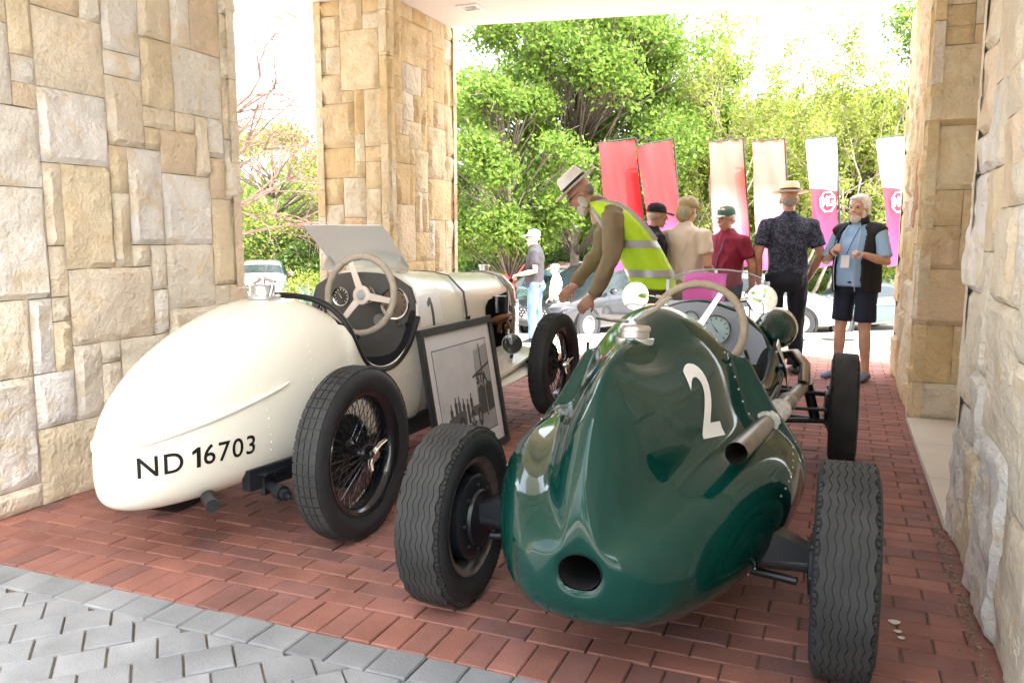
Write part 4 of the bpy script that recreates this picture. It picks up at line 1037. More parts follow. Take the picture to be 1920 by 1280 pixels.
def face_parts(root, P, R3, s, brow=(.25, .22, .2), smile=False, glasses=False):
    b = B()
    for k in (-1, 1): b.ell(P(.031 * k, .0835, .012), (.012 * s, .006 * s, .0055 * s), 8, 6, rot=R3)
    b.build('eyes', EYE, root)
    b = B()
    for k in (-1, 1): b.tube([P(.012 * k, .094, .033), P(.034 * k, .091, .040), P(.052 * k, .078, .033)], .0045 * s, 6)
    b.build('eyebrows', mat('brow_%.2f' % brow[0], brow, .9), root)
    b = B(); w = .028
    b.tube([P(-w, .083, -.060 + (.007 if smile else 0)), P(-w * .5, .098, -.066), P(0, .101, -.068), P(w * .5, .098, -.066), P(w, .083, -.060 + (.007 if smile else 0))], [.003 * s, .0045 * s, .005 * s, .0045 * s, .003 * s], 6)
    b.build('mouth', mat('lips', (.36, .14, .12), .5) if not smile else mat('smile', (.75, .62, .56), .4), root)
    if glasses:
        b = B()
        for k in (-1, 1): b.tube(arc(P(.033 * k, .101, .012), .021 * s, R3 @ Vector((1, 0, 0)), R3 @ Vector((0, 0, 1)), 0, 2 * math.pi, 16), .0025 * s, 6); b.tube([P(.054 * k, .098, .016), P(.08 * k, -.01, .018)], .0025 * s, 6)
        b.tube([P(-.012, .104, .016), P(.012, .104, .016)], .0022 * s, 6); b.build('glasses', BLACKM, root)
def hat_brim(root, P, R3, s, crown=.105, brim=.165, col=(.78, .74, .68), band=True, name='hat', tilt=0.):
    c = P(0, -.012, .075); T = Matrix.Translation(c) @ R3.to_4x4() @ Matrix.Rotation(tilt, 4, 'X') @ Matrix.Diagonal((1, 1.16, 1, 1))
    b = B(); prof = [(.088 * s, .002), (brim * .8 * s, -.006), (brim * s, .006), (brim * s, .011), (brim * .8 * s, .0), (.094 * s, .010), (.090 * s, .05 * s), (.080 * s, crown * .9 * s), (.065 * s, crown * s), (.03 * s, crown * .93 * s), (.001, crown * .90 * s)]
    b.lathe(prof, T, 36); h = b.build(name, mat('straw_%.2f' % col[0], col, .8, bump=.25, bscale=140), root, sharp=60)
    if band: b = B(); b.lathe([(.0935 * s, .008), (.0945 * s, .010), (.0925 * s, .036), (.091 * s, .037)], T, 36); b.build('hat_band', mat('hat_ribbon', (.012, .012, .016), .6), h)
    return h
def cap(root, P, R3, s, col, peakcol=None, back=False):
    c = P(0, -.012, .045); T = Matrix.Translation(c) @ R3.to_4x4() @ Matrix.Diagonal((1, 1.2, 1, 1))
    b = B(); b.lathe([(.086 * s, -.012), (.087 * s, .01), (.082 * s, .045), (.062 * s, .075), (.03 * s, .088), (.001, .091)], T, 28)
    h = b.build('cap', mat('cap_%.2f_%.2f' % (col[0], col[1]), col, .85, bump=.2, bscale=100), root, sharp=60)
    k = -1 if back else 1; b = B(); secs = []
    for y, w, dz in ((.075, .078, 0), (.12, .076, .004), (.16, .058, -.006), (.178, .03, -.014)):
        secs.append([P(w * q, k * y, .042 + dz - .012 * q * q + t) for t in (0, .006) for q in ((-1, -.5, 0, .5, 1) if t == 0 else (1, .5, 0, -.5, -1))])
    b.loft(secs, 0, True, True); b.ell(P(0, -.012, .137), .008 * s, 8, 5); b.build('peak', mat('peak_%.2f_%.2f' % ((peakcol or col)[0], (peakcol or col)[1]), peakcol or col, .8), h)
    return h
def hair_shell(root, P, R3, s, col, full=True, name='hair', low=-.03, puff=1.06, wr=.004):
    b = B(); b.ell(P(0, -.03, .045), (.080 * s * puff, .090 * s * puff, .082 * s * puff), 18, 12, rot=R3)
    if full:
        b.ell(P(0, -.06, low), (.072 * s, .05 * s, .05 * s), 14, 9, rot=R3)
        for k in (-1, 1): b.ell(P(.072 * k, -.02, .02), (.016 * s, .035 * s, .04 * s), 10, 7, rot=R3)
        b.ell(P(0, .045, .098), (.06 * s, .035 * s, .022 * s), 12, 7, rot=R3)
    return remesh(b, name, mat('hair_%.2f' % col[0], col, .85, var=.25, vscale=60, bump=.5, bscale=120), root, .008, 2, wr, 38., 3)
def torso(b, J, wide=1., deep=1., belly=0.):
    """shirt body from hem to collar; J needs hem, waist, chest, top, neck (points) and right vector"""
    X = J['x']; rows = []
    for p, w, d, fo in J['rows']:
        t = J['fw']; rows.append([p + X * (w * wide * math.copysign(abs(math.cos(a)) ** .8, math.cos(a))) + t * (d * deep * math.sin(a) + (fo if math.sin(a) > 0 else 0) * abs(math.sin(a))) for a in [2 * math.pi * k / 20 for k in range(20)]])
    b.loft(rows, 0, True, True)
def person(label, px, Z, face, height, ground=0., name='person'):
    g = CAM + ray(px, 500) * Z; loc = Vector((g.x, g.y, ground))
    d = face.normalized(); rz = math.atan2(-d.x, d.y)
    r = empty(name, loc, rz, label, 'person'); r.scale = (height / 1.75,) * 3
    return r
FWD = V3(0, 1, 0); UP = V3(0, 0, 1)
def std_rows(hem, lean=V3(0, 0, 0), belly=.0, hw=.17, sw=.19):
    """rows of an upright trunk, 1.75 m figure"""
    out = []
    for z, w, d, f in ((hem, hw * 1.0, .115, belly * .8), (1.02, hw * 1.0, .12, belly), (1.12, hw * .98, .118, belly), (1.22, hw * 1.02, .122, belly * .6), (1.32, sw * .98, .125, .01), (1.40, sw * .95, .110, 0), (1.455, sw * .70, .085, 0), (1.485, .075, .066, 0), (1.52, .062, .06, 0)):
        out.append((V3(0, -.005, z) + lean * max(0, (z - .95) / .55), w, d, f))
    return out
def shirt_obj(root, rows, sleeves, material, name='shirt', wr=.010, seed=1, xw=V3(1, 0, 0), fw=FWD, extra=None, voxel=.013):
    b = B(); torso(b, {'x': xw, 'fw': fw, 'rows': rows})
    for pts, rad in sleeves: limb(b, pts, rad)
    if extra: extra(b)
    return remesh(b, name, material, root, voxel, 4, wr, 11., seed)
def legs_obj(root, L, material, name='trousers', seed=2, r=(.094, .082, .066, .062, .072), seatz=.93, seaty=-.01, wr=.011, voxel=.013):
    b = B()
    for hip, knee, ank in L:
        m1 = hip.lerp(knee, .5); m2 = knee.lerp(ank, .5)
        limb(b, [hip + V3(0, 0, .04), m1, knee, m2, ank], [r[0], r[1], r[2], r[3], r[4]])
    b.ell((0, seaty, seatz), (.172, .125, .13), 18, 12); b.ell((0, seaty - .03, seatz - .05), (.15, .12, .10), 16, 10)
    return remesh(b, name, material, root, voxel, 5, wr, 7., seed)
def shoes_obj(root, A, material, dirs=None):
    b = B()
    for k, a in enumerate(A):
        d = (dirs[k] if dirs else FWD); x = d.cross(UP)
        b.loft([[a + d * t + x * (w * math.cos(q)) + V3(0, 0, -.075 + max(h * (math.sin(q) * .5 + .5), .0)) for q in [2 * math.pi * i / 12 for i in range(12)]] for t, w, h in ((-.085, .02, .05), (-.06, .036, .085), (.0, .04, .10), (.07, .044, .075), (.13, .046, .055), (.18, .03, .035))], 0, True, True)
    return b.build('shoes', material, root, subsurf=1)
TEE_SLEEVE = (.062, .070, .068, .066)
def arm_skin(b, sh, el, wr_, start=.55, up=UP, curl=.5, mirror=1, hd=None):
    m2 = el.lerp(wr_, .4)
    limb(b, [V3(0, sh.y, sh.z - .03), sh, sh.lerp(el, .55), el, m2, wr_] if start < .85 else [sh, el, m2, wr_], [.045, .045, .047, .043, .042, .029] if start < .85 else [.04, .038, .036, .029]); hand(b, wr_, hd if hd is not None else (wr_ - el), up, curl, 1., mirror)
def sleeve(sh, el, frac=.62, flare=1.):
    e = sh.lerp(el, frac); inn = V3(-.05 if sh.x > 0 else .05, 0, .0)
    return ([sh + inn, sh, sh.lerp(e, .5), e], [.060, .062 * flare, .060 * flare, .063 * flare])
def neck_head(b, nb, hc, f, u=UP, s=1.):
    limb(b, [nb - V3(0, .02, .16), nb - V3(0, 0, .06), nb, hc - f * .02 - u * .07], [.055, .056, .055, .052]); return head(b, hc, f, u, s)
def lanyard(root, pts, badge_c, x, y, w=.075, h=.105):
    b = B(); b.tube(pts, [(.002, .006)] * len(pts), 6); b.build('lanyard', mat('lanyard_blue', (.03, .035, .09), .6), root)
    x = x.normalized(); y = y.normalized(); n = x.cross(y); b = B()
    b.add([badge_c + x * (a * w / 2) + y * (c * h / 2) + n * t for t in (0, .004) for a, c in ((-1, -1), (1, -1), (1, 1), (-1, 1))], [(3, 2, 1, 0), (4, 5, 6, 7), (0, 1, 5, 4), (1, 2, 6, 5), (2, 3, 7, 6), (3, 0, 4, 7)], 0, False)
    bd = b.build('badge', mat('badge_card', (.78, .78, .80), .3), root)
    b = B()
    for (c0, c1, r0, r1) in ((-.8, .8, .55, .85), (-.6, .6, .12, .3), (-.7, .7, -.3, -.15), (-.5, .5, -.6, -.48)): b.add([badge_c + x * (a * w / 2) + y * (c * h / 2) + n * .0052 for a, c in ((c0, r0), (c1, r0), (c1, r1), (c0, r1))], [(0, 1, 2, 3)], 0, False)
    link('badge_print', b.mesh('badge_print', mat('badge_ink', (.12, .15, .35), .4), 0), bd)
def octagon_logo(parent, c, x, y, r, col_mat, name='logo', txt=True, off=.002):
    """eight-sided ring with two letters, lying in the plane x, y"""
    x = x.normalized(); y = y.normalized(); n = x.cross(y); b = B()
    def ring(r0, r1):
        P = []
        for rr in (r0, r1):
            for k in range(8):
                a = math.pi / 8 + k * math.pi / 4; P.append(c + x * (rr * math.cos(a)) + y * (rr * math.sin(a)) + n * off)
        b.add(P, [(k, (k + 1) % 8, 8 + (k + 1) % 8, 8 + k) for k in range(8)], 0, False)
    ring(r, r * .90)
    o = link(name, b.mesh(name, col_mat, 0), parent)
    me = text_mesh('MG', r * .98, r * .012, .86); me.transform(Matrix.Diagonal((1, 1.35, 1, 1)))
    M = Matrix((x, y, n)).transposed().to_4x4(); M.translation = c + n * off; me.transform(M); me.materials.clear(); me.materials.append(col_mat)
    link('letters', me, o)
    return o

# 1  bending man in the yellow vest
p1 = person('bearded man in white panama hat and yellow reflective vest bending over papers', 1206, 6.35, -RV + FH * .08, 1.87)
hipL, hipR = V3(-.10, -.06, .94), V3(.10, -.06, .94)
legs_obj(p1, [(hipL, V3(-.11, .02, .50), V3(-.11, -.03, .09)), (hipR, V3(.11, .0, .50), V3(.11, -.05, .09))], mat('olive_trousers', (.105, .085, .055), .85, var=.1), seatz=.94, seaty=-.07)
shoes_obj(p1, [V3(-.11, -.02, .075), V3(.11, -.04, .075)], mat('brown_shoe', (.06, .04, .03), .5))
lean = V3(0, .40, .0)
def brow(hem): return [(V3(0, y, z), w, d, f) for y, z, w, d, f in ((-.085, .86, .18, .135, .0), (-.06, .98, .175, .135, .02), (0, 1.10, .17, .13, .03), (.075, 1.22, .178, .13, .02), (.16, 1.33, .19, .125, .0), (.235, 1.41, .185, .11, 0), (.29, 1.46, .14, .085, 0), (.325, 1.49, .075, .066, 0), (.35, 1.52, .06, .058, 0))]
shL, elL, wrL = V3(-.205, .235, 1.385), V3(-.245, .235, 1.10), V3(-.20, .36, .83)
shR, elR, wrR = V3(.205, .235, 1.385), V3(.25, .33, 1.12), V3(.16, .50, .88)
KHAKI = mat('khaki_shirt', (.22, .17, .10), .85, var=.08, vscale=10)
def sl(s, e, w): return ([s + V3(.05 if s.x < 0 else -.05, 0, .01), s, s.lerp(e, .5), e, e.lerp(w, .5), w], [.07, .074, .07, .062, .055, .046])
shirt_obj(p1, brow(0), [sl(shL, elL, wrL), sl(shR, elR, wrR)], KHAKI, seed=4, wr=.013)
# vest: a looser shell over the shirt, open at the arms
vb = B(); torso(vb, {'x': V3(1, 0, 0), 'fw': FWD, 'rows': [(p + V3(0, 0, 0), w * 1.09 + .012, d * 1.10 + .012, f) for p, w, d, f in brow(0)[:7]] + [(V3(0, .325, 1.488), .10, .082, 0)]})
vest = remesh(vb, 'vest', mat('hi_vis_yellow', (.50, .78, .02), .6, var=.04), p1, .012, 4, .006, 7., 9)
tape = mat('reflective_tape', (.42, .43, .43), .35, .3)
def band_on(rows_fn, t0, t1, name, parent, gr=1.12, add=.0165):
    rows = rows_fn; b = B(); secs = []
    for t in (t0, t1):
        i = int(t); fr = t - i; p = rows[i][0].lerp(rows[i + 1][0], fr); w = rows[i][1] * (1 - fr) + rows[i + 1][1] * fr; d = rows[i][2] * (1 - fr) + rows[i + 1][2] * fr; f = rows[i][3] * (1 - fr) + rows[i + 1][3] * fr
        secs.append([p + V3(1, 0, 0) * ((w * gr + add) * math.copysign(abs(math.cos(a)) ** .8, math.cos(a))) + FWD * ((d * gr + add) * math.sin(a) + (f if math.sin(a) > 0 else 0) * abs(math.sin(a))) for a in [2 * math.pi * k / 40 for k in range(40)]])
    b.loft(secs, 0, True, False); return b.build(name, tape, parent)
band_on(brow(0), .75, 1.2, 'waist_band', vest); band_on(brow(0), 2.5, 2.95, 'chest_band', vest)
for s in (-1, 1):
    b = B(); rws = brow(0); pts = []
    for (t, sg) in ((2.9, -1), (3.6, -1), (4.4, -1), (5.1, -1), (5.75, -.75), (6.1, 0), (5.9, .6), (5.3, 1), (4.6, 1), (3.8, 1), (2.9, 1)):
        i = int(t); fr = t - i; p = rws[i][0].lerp(rws[min(i + 1, 8)][0], fr); w = rws[i][1] * (1 - fr) + rws[i + 1][1] * fr; d = rws[i][2] * (1 - fr) + rws[i + 1][2] * fr
        pts.append(p + V3(s * (w * .62 + .01), 0, 0) + FWD * sg * (d * 1.02 + .02) * .92 + V3(0, 0, .02 if abs(sg) < .8 else 0))
    b.tube(pts, [(.004, .026)] * len(pts), 8, up=(s, 0, .2)); b.build('shoulder_band', tape, vest)
b = B(); hc = V3(0, .465, 1.545); f1 = V3(0, .80, -.60); u1 = V3(0, .60, .80)
P, R3 = neck_head(b, V3(0, .345, 1.50), hc, f1, u1)
limb(b, [V3(0, .29, 1.38), shL, elL], [.045, .045, .04]); limb(b, [V3(0, .29, 1.38), shR, elR], [.045, .045, .04]); limb(b, [V3(0, .345, 1.50), V3(0, .27, 1.36)], [.055, .05])
arm_skin(b, elL, wrL, wrL + V3(.0, .02, -.02), .9, V3(-1, 0, .2), .35, 1, V3(.05, .6, -.7)); arm_skin(b, elR, wrR, wrR + V3(0, .02, -.02), .9, V3(1, 0, .3), .35, -1, V3(-.05, .6, -.6))
remesh(b, 'body', SKIN2, p1, .0075, 3)
face_parts(p1, P, R3, 1, (.35, .33, .31), glasses=True); hat_brim(p1, P, R3, 1.0, .115, .165, (.74, .71, .70), tilt=R_(-6))
bb = B(); bb.ell(P(0, .05, -.088), (.05, .044, .046), 14, 9, rot=R3); bb.ell(P(0, .062, -.118), (.032, .026, .03), 12, 8, rot=R3)
for k in (-1, 1): bb.ell(P(.058 * k, .02, -.055), (.018, .03, .05), 10, 7, rot=R3)
remesh(bb, 'beard', mat('hair_0.60', (.60, .57, .54), .9, var=.2, vscale=70, bump=.5, bscale=150), p1, .008, 1, .004, 40., 2)
hb = B(); hb.ell(P(0, -.062, .0), (.07, .045, .055), 12, 8, rot=R3); remesh(hb, 'hair', mat('hair_0.22', (.22, .19, .17), .9, var=.2, vscale=70), p1, .008, 1, .003, 40., 5)
b = B(); q = V3(-.05, .55, .74); b.add([p1.matrix_world @ V3(0, 0, 0)] and [q + V3(-.11, -.06, 0), q + V3(.11, -.08, .0), q + V3(.13, .12, -.012), q + V3(-.09, .14, -.02), q + V3(-.11, -.06, .003), q + V3(.11, -.08, .003), q + V3(.13, .12, -.009), q + V3(-.09, .14, -.017)], [(3, 2, 1, 0), (4, 5, 6, 7), (0, 1, 5, 4), (1, 2, 6, 5), (2, 3, 7, 6), (3, 0, 4, 7)], 0, False)
bpy.context.view_layer.update()
pp_ = b.build('paper_sheets', mat('paper', (.75, .78, .85), .6)); pp_.matrix_world = p1.matrix_world.copy(); tag(pp_, 'loose white paper sheets under the bending man\'s hands', 'paper')

# 2  man in black cap, behind the vest
p2 = person('man in black cap seen in profile behind the yellow vest', 1222, 7.6, RV + FH * .15, 1.64)
NAVYK = mat('black_polo', (.012, .013, .018), .85, var=.1)
shirt_obj(p2, std_rows(.93, belly=.03), [sleeve(V3(-.2, 0, 1.40), V3(-.24, .0, 1.12)), sleeve(V3(.2, 0, 1.40), V3(.24, 0, 1.12))], NAVYK, seed=6)
legs_obj(p2, [(V3(-.1, 0, .9), V3(-.1, .02, .49), V3(-.1, 0, .09)), (V3(.1, 0, .9), V3(.1, .02, .49), V3(.1, 0, .09))], mat('grey_trousers', (.08, .08, .085), .85)); shoes_obj(p2, [V3(-.1, 0, .075), V3(.1, 0, .075)], LEATHER)
b = B(); P, R3 = neck_head(b, V3(0, .01, 1.49), V3(0, .045, 1.615), V3(0, 1, -.1)); arm_skin(b, V3(-.2, 0, 1.4), V3(-.24, 0, 1.12), V3(-.22, .1, .88)); arm_skin(b, V3(.2, 0, 1.4), V3(.24, 0, 1.12), V3(.22, .1, .88), mirror=-1)
remesh(b, 'body', SKIN2, p2, .0075, 3); face_parts(p2, P, R3, 1); cap(p2, P, R3, 1, (.012, .013, .02)); hb = B(); hb.ell(P(0, -.055, .0), (.074, .05, .05), 12, 8, rot=R3); remesh(hb, 'hair', mat('hair_0.55', (.55, .50, .45), .9), p2, .008, 1, .003, 40., 5)

# 3  person in cream shirt and khaki bush hat, from behind
p3 = person('person in cream T-shirt and khaki neck-flap hat seen from behind', 1284, 7.5, RV * .72 + FH * .70, 1.68)
CREAMT = mat('cream_cotton', (.74, .64, .55), .9, var=.05)
A3 = [(V3(-.205, 0, 1.40), V3(-.25, -.02, 1.12), V3(-.18, .18, .98)), (V3(.205, 0, 1.40), V3(.255, -.01, 1.12), V3(.17, .22, 1.02))]
shirt_obj(p3, std_rows(.90, belly=.05, hw=.178), [sleeve(a, e, .66, 1.06) for a, e, w in A3], CREAMT, seed=8)
legs_obj(p3, [(V3(-.1, 0, .9), V3(-.1, .02, .49), V3(-.1, 0, .09)), (V3(.1, 0, .9), V3(.1, .02, .49), V3(.1, 0, .09))], mat('tan_trousers', (.34, .24, .13), .85, var=.06)); shoes_obj(p3, [V3(-.1, 0, .075), V3(.1, 0, .075)], LEATHER)
b = B(); P, R3 = neck_head(b, V3(0, .01, 1.49), V3(0, .03, 1.615), V3(0, 1, -.1))
for k, (a, e, w) in enumerate(A3): arm_skin(b, a, e, w, .55, UP, .6, 1 if k == 0 else -1)
remesh(b, 'body', SKIN, p3, .0075, 3); face_parts(p3, P, R3, 1)
KH = mat('khaki_hat', (.40, .33, .19), .9, var=.12, vscale=20)
b = B(); b.ell(P(0, -.01, .075), (.094, .108, .075), 18, 12, rot=R3); b.ell(P(0, -.085, -.02), (.082, .045, .085), 14, 9, rot=R3); b.ell(P(0, .06, .045), (.085, .09, .02), 14, 8, rot=R3)
hh = remesh(b, 'bush_hat', KH, p3, .009, 2, .006, 22., 4); c = P(.03, -.128, -.02); octx = (R3 @ Vector((-1, 0, 0))); 
b = B(); b.lathe([(.001, .002), (.024, .002), (.028, 0)], frame_matrix(c, R3 @ Vector((-1, .1, 0)), R3 @ Vector((0, .15, 1))), 20); b.build('round_badge', mat('badge_blue', (.10, .22, .45), .5), hh)
b = B(); b.lathe([(.0265, .0025), (.031, .001)], frame_matrix(c, R3 @ Vector((-1, .1, 0)), R3 @ Vector((0, .15, 1))), 20); b.build('badge_ring', mat('badge_red', (.5, .1, .08), .5), hh)

# 4  person in dark red polo and green cap
p4 = person('person in dark red polo shirt and green cap with name badge', 1362, 7.9, -RV * .80 - FH * .60, 1.62)
REDP = mat('maroon_polo', (.20, .012, .035), .85, var=.06)
A4 = [(V3(-.205, 0, 1.39), V3(-.29, -.05, 1.13), V3(-.22, -.14, .90)), (V3(.205, 0, 1.39), V3(.26, .0, 1.12), V3(.20, .10, .92))]
shirt_obj(p4, std_rows(.90, belly=.06, hw=.185), [sleeve(a, e, .68, 1.08) for a, e, w in A4], REDP, seed=10)
legs_obj(p4, [(V3(-.1, 0, .9), V3(-.1, .02, .49), V3(-.1, 0, .09)), (V3(.1, 0, .9), V3(.1, .02, .49), V3(.1, 0, .09))], mat('dark_jeans', (.018, .022, .04), .85, var=.15)); shoes_obj(p4, [V3(-.1, 0, .075), V3(.1, 0, .075)], LEATHER)
b = B(); P, R3 = neck_head(b, V3(0, .01, 1.49), V3(0, .035, 1.615), V3(.1, 1, -.12))
for k, (a, e, w) in enumerate(A4): arm_skin(b, a, e, w, .55, UP, .5, 1 if k == 0 else -1)
remesh(b, 'body', SKIN2, p4, .0075, 3); face_parts(p4, P, R3, 1, (.5, .48, .45)); cap(p4, P, R3, 1, (.06, .12, .075), (.45, .47, .43)); hair_shell(p4, P, R3, .97, (.60, .57, .53), True, low=-.02, puff=1.0)
lanyard(p4, [V3(-.07, .06, 1.47), V3(-.05, .135, 1.36), V3(-.01, .165, 1.2), V3(.0, .185, 1.10)], V3(0, .196, 1.04), V3(1, 0, 0), V3(0, -.12, 1))

# 5  man in dark patterned shirt and straw hat, from behind
p5 = person('tall man in dark patterned shirt and straw hat seen from behind', 1476, 7.75, FH + RV * .10, 1.80)
def pattern_mat():
    m = mat('paisley_shirt', (.035, .045, .085), .8); nt = m.node_tree; bs = nt.nodes['Principled BSDF']; tc = nt.nodes.new('ShaderNodeTexCoord'); w = nt.nodes.new('ShaderNodeTexNoise'); w.inputs['Scale'].default_value = 22; w.inputs['Distortion'].default_value = 2.5; w.inputs['Detail'].default_value = 1
    r = nt.nodes.new('ShaderNodeValToRGB'); e = r.color_ramp.elements; e[0].position = .50; e[0].color = (.018, .022, .045, 1); e[1].position = .56; e[1].color = (.075, .09, .15, 1)
    nt.links.new(tc.outputs['Object'], w.inputs['Vector']); nt.links.new(w.outputs['Fac'], r.inputs[0]); nt.links.new(r.outputs[0], bs.inputs['Base Color']); return m
A5 = [(V3(-.21, -.01, 1.40), V3(-.28, -.05, 1.12), V3(-.25, .03, .86)), (V3(.21, -.01, 1.40), V3(.29, -.03, 1.12), V3(.22, .10, .90))]
shirt_obj(p5, std_rows(.88, belly=.03, hw=.178, sw=.20), [sleeve(a, e, .72, 1.05) for a, e, w in A5], pattern_mat(), seed=12, wr=.007)
legs_obj(p5, [(V3(-.1, 0, .9), V3(-.11, .02, .49), V3(-.11, 0, .09)), (V3(.1, 0, .9), V3(.11, .02, .49), V3(.11, 0, .09))], mat('indigo_jeans', (.012, .015, .028), .85, var=.15)); shoes_obj(p5, [V3(-.11, 0, .075), V3(.11, 0, .075)], LEATHER)
b = B(); b.tube([V3(.175 * math.cos(a), -.005 + .127 * math.sin(a), .925) for a in [2 * math.pi * k / 24 for k in range(24)]], [(.016, .006)] * 24, 6, closed=True, up=(0, 0, 1)); b.build('belt', mat('brown_belt', (.07, .04, .02), .5), p5)
b = B(); P, R3 = neck_head(b, V3(0, .0, 1.49), V3(0, .03, 1.615), V3(.15, 1, -.05))
for k, (a, e, w) in enumerate(A5): arm_skin(b, a, e, w, .6, V3(-1 if k == 0 else 1, 0, 0), .3, 1 if k == 0 else -1)
remesh(b, 'body', SKIN2, p5, .0075, 3); face_parts(p5, P, R3, 1); hat_brim(p5, P, R3, 1.0, .10, .165, (.72, .60, .42)); hb = B(); hb.ell(P(0, -.055, .0), (.074, .05, .055), 12, 8, rot=R3); remesh(hb, 'hair', mat('hair_0.35', (.35, .32, .30), .9), p5, .008, 1, .003, 40., 5)

# 6  white-haired man with black gilet
p6 = person('smiling white-haired man in black gilet, blue shirt and navy shorts', 1608, 7.45, -RV * .80 - FH * .58, 1.70)
BLUE = mat('light_blue_shirt', (.30, .47, .72), .8, var=.05, vscale=12); NAVY = mat('navy_shorts', (.012, .018, .04), .85, var=.1); GIL = mat('black_gilet', (.010, .010, .013), .75, var=.1)
A6 = [(V3(-.205, 0, 1.40), V3(-.30, .03, 1.13), V3(-.20, .24, 1.20)), (V3(.205, 0, 1.40), V3(.30, .05, 1.12), V3(.10, .25, 1.235))]
shirt_obj(p6, std_rows(.90, belly=.075, hw=.185), [sleeve(a, e, .85, 1.08) for a, e, w in A6], BLUE, seed=14, wr=.005)
# gilet: open front shell
gbm = B(); rows = []
for p, w, d, f in [(q[0] + V3(0, -.004, -.035 if i == 0 else 0), q[1] * 1.13 + .014, q[2] * 1.13 + .016, q[3]) for i, q in enumerate(std_rows(.88, belly=.075, hw=.185)[:8])]:
    outr, innr = [], []
    for k in range(25):
        a = math.pi / 2 + R_(34) + (2 * math.pi - R_(68)) * k / 24 if p.z < 1.47 else math.pi / 2 + R_(44) + (2 * math.pi - R_(88)) * k / 24
        for lst, g in ((outr, 1.), (innr, .93)): lst.append(p + V3(g * w * math.copysign(abs(math.cos(a)) ** .8, math.cos(a)), g * d * math.sin(a) + (f if math.sin(a) > 0 else 0) * abs(math.sin(a)), 0))
    rows.append(outr + list(reversed(innr)))
gbm.loft(rows, 0, True, True)
for s in (-1, 1): limb(gbm, [V3(s * .10, 0, 1.44), V3(s * .19, 0, 1.41), V3(s * .215, 0, 1.385)], [.066, .080, .082])
gil = remesh(gbm, 'gilet', GIL, p6, .011, 3, .004, 7., 15)
b = B(); col = [V3(.085 * math.cos(a), .01 + .082 * math.sin(a), 1.50 + .015 * (1 - math.sin(a))) for a in [math.pi / 2 + R_(40) + (2 * math.pi - R_(80)) * k / 20 for k in range(21)]]; b.tube(col, [(.034, .008)] * 21, 8, up=(0, 0, 1)); b.build('collar', GIL, gil)
for s in (-1, 1):
    b = B(); zz = [(1.46, .062, .085), (1.38, .085, .135), (1.25, .098, .195), (1.1, .105, .225), (.98, .105, .225), (.86, .105, .205)]; b.tube([V3(s * x, y, z) for z, x, y in zz], .0045, 6); b.build('zip', mat('zip_blue', (.35, .5, .6), .4, .3), gil)
b = B(); b.tube([V3(.178, .165, 1.06), V3(.190, .15, .95)], .005, 6); b.build('pocket_zip', mat('zip_blue', (.35, .5, .6), .4, .3), gil)
octagon_logo(gil, V3(.135, .172, 1.315), V3(1, -.52, 0), V3(0, -.38, 1), .026, mat('logo_blue', (.10, .45, .65), .5), 'chest_logo', off=.006)
lg = [(V3(-.105, 0, .9), V3(-.12, .03, .49), V3(-.13, -.01, .09)), (V3(.105, 0, .9), V3(.12, .04, .49), V3(.14, .03, .09))]
b = B()
for hip, knee, ank in lg: k2 = hip.lerp(knee, .82); limb(b, [hip + V3(0, 0, .04), hip.lerp(knee, .4), k2], [.10, .096, .096])
b.ell((0, -.005, .92), (.18, .135, .12), 18, 12); b.ell((0, .03, .95), (.165, .15, .08), 16, 10)
remesh(b, 'shorts', NAVY, p6, .012, 4, .006, 8., 3)
shoes_obj(p6, [lg[0][2] + V3(0, 0, -.012), lg[1][2] + V3(0, 0, -.012)], mat('canvas_shoe', (.16, .20, .30), .8), [V3(-.15, 1, 0), V3(.3, 1, 0)])
b = B(); P, R3 = neck_head(b, V3(0, .01, 1.50), V3(0, .035, 1.62), V3(-.10, 1, -.02), s=1.03)
for k, (a, e, w) in enumerate(A6): arm_skin(b, a, e, w, .75, V3(0, .3, 1) if k == 0 else V3(.2, .8, .6), .95, 1 if k == 0 else -1)
limb(b, [V3(0, 0, 1.4), V3(0, 0, .95)], [.06, .07])
for hip, knee, ank in lg: limb(b, [V3(0, 0, .95), hip, hip.lerp(knee, .6), knee, knee.lerp(ank, .35), knee.lerp(ank, .8), ank - V3(0, 0, .04)], [.06, .07, .07, .055, .056, .038, .038])
remesh(b, 'body', SKIN, p6, .0075, 3); face_parts(p6, P, R3, 1.03, (.6, .58, .55), smile=True); hair_shell(p6, P, R3, 1.05, (.72, .72, .72), True, puff=1.08, wr=.006)
bb = B(); bb.ell(P(0, .058, -.088), (.05, .042, .042), 14, 9, rot=R3)
for k in (-1, 1): bb.ell(P(.058 * k, .02, -.05), (.014, .03, .045), 10, 7, rot=R3)
remesh(bb, 'beard', mat('hair_0.62', (.62, .58, .55), .9, var=.2, vscale=70, bump=.4, bscale=150), p6, .008, 1, .003, 40., 2)
lanyard(p6, [V3(-.06, .07, 1.47), V3(-.05, .16, 1.36), V3(-.03, .21, 1.25), V3(-.02, .228, 1.20)], V3(-.015, .24, 1.135), V3(1, 0, 0), V3(0, -.08, 1), .085, .115)
b = B(); w = A6[1][2]; d = (A6[1][2] - A6[1][1]).normalized(); a0 = d.orthogonal().normalized(); a1 = d.cross(a0); b.tube([w - d * .03 + a0 * (.034 * math.cos(t)) + a1 * (.034 * math.sin(t)) for t in [2 * math.pi * k / 20 for k in range(20)]], [(.011, .004)] * 20, 6, closed=True, up=tuple(d)); b.build('watch', LEATHER, p6)

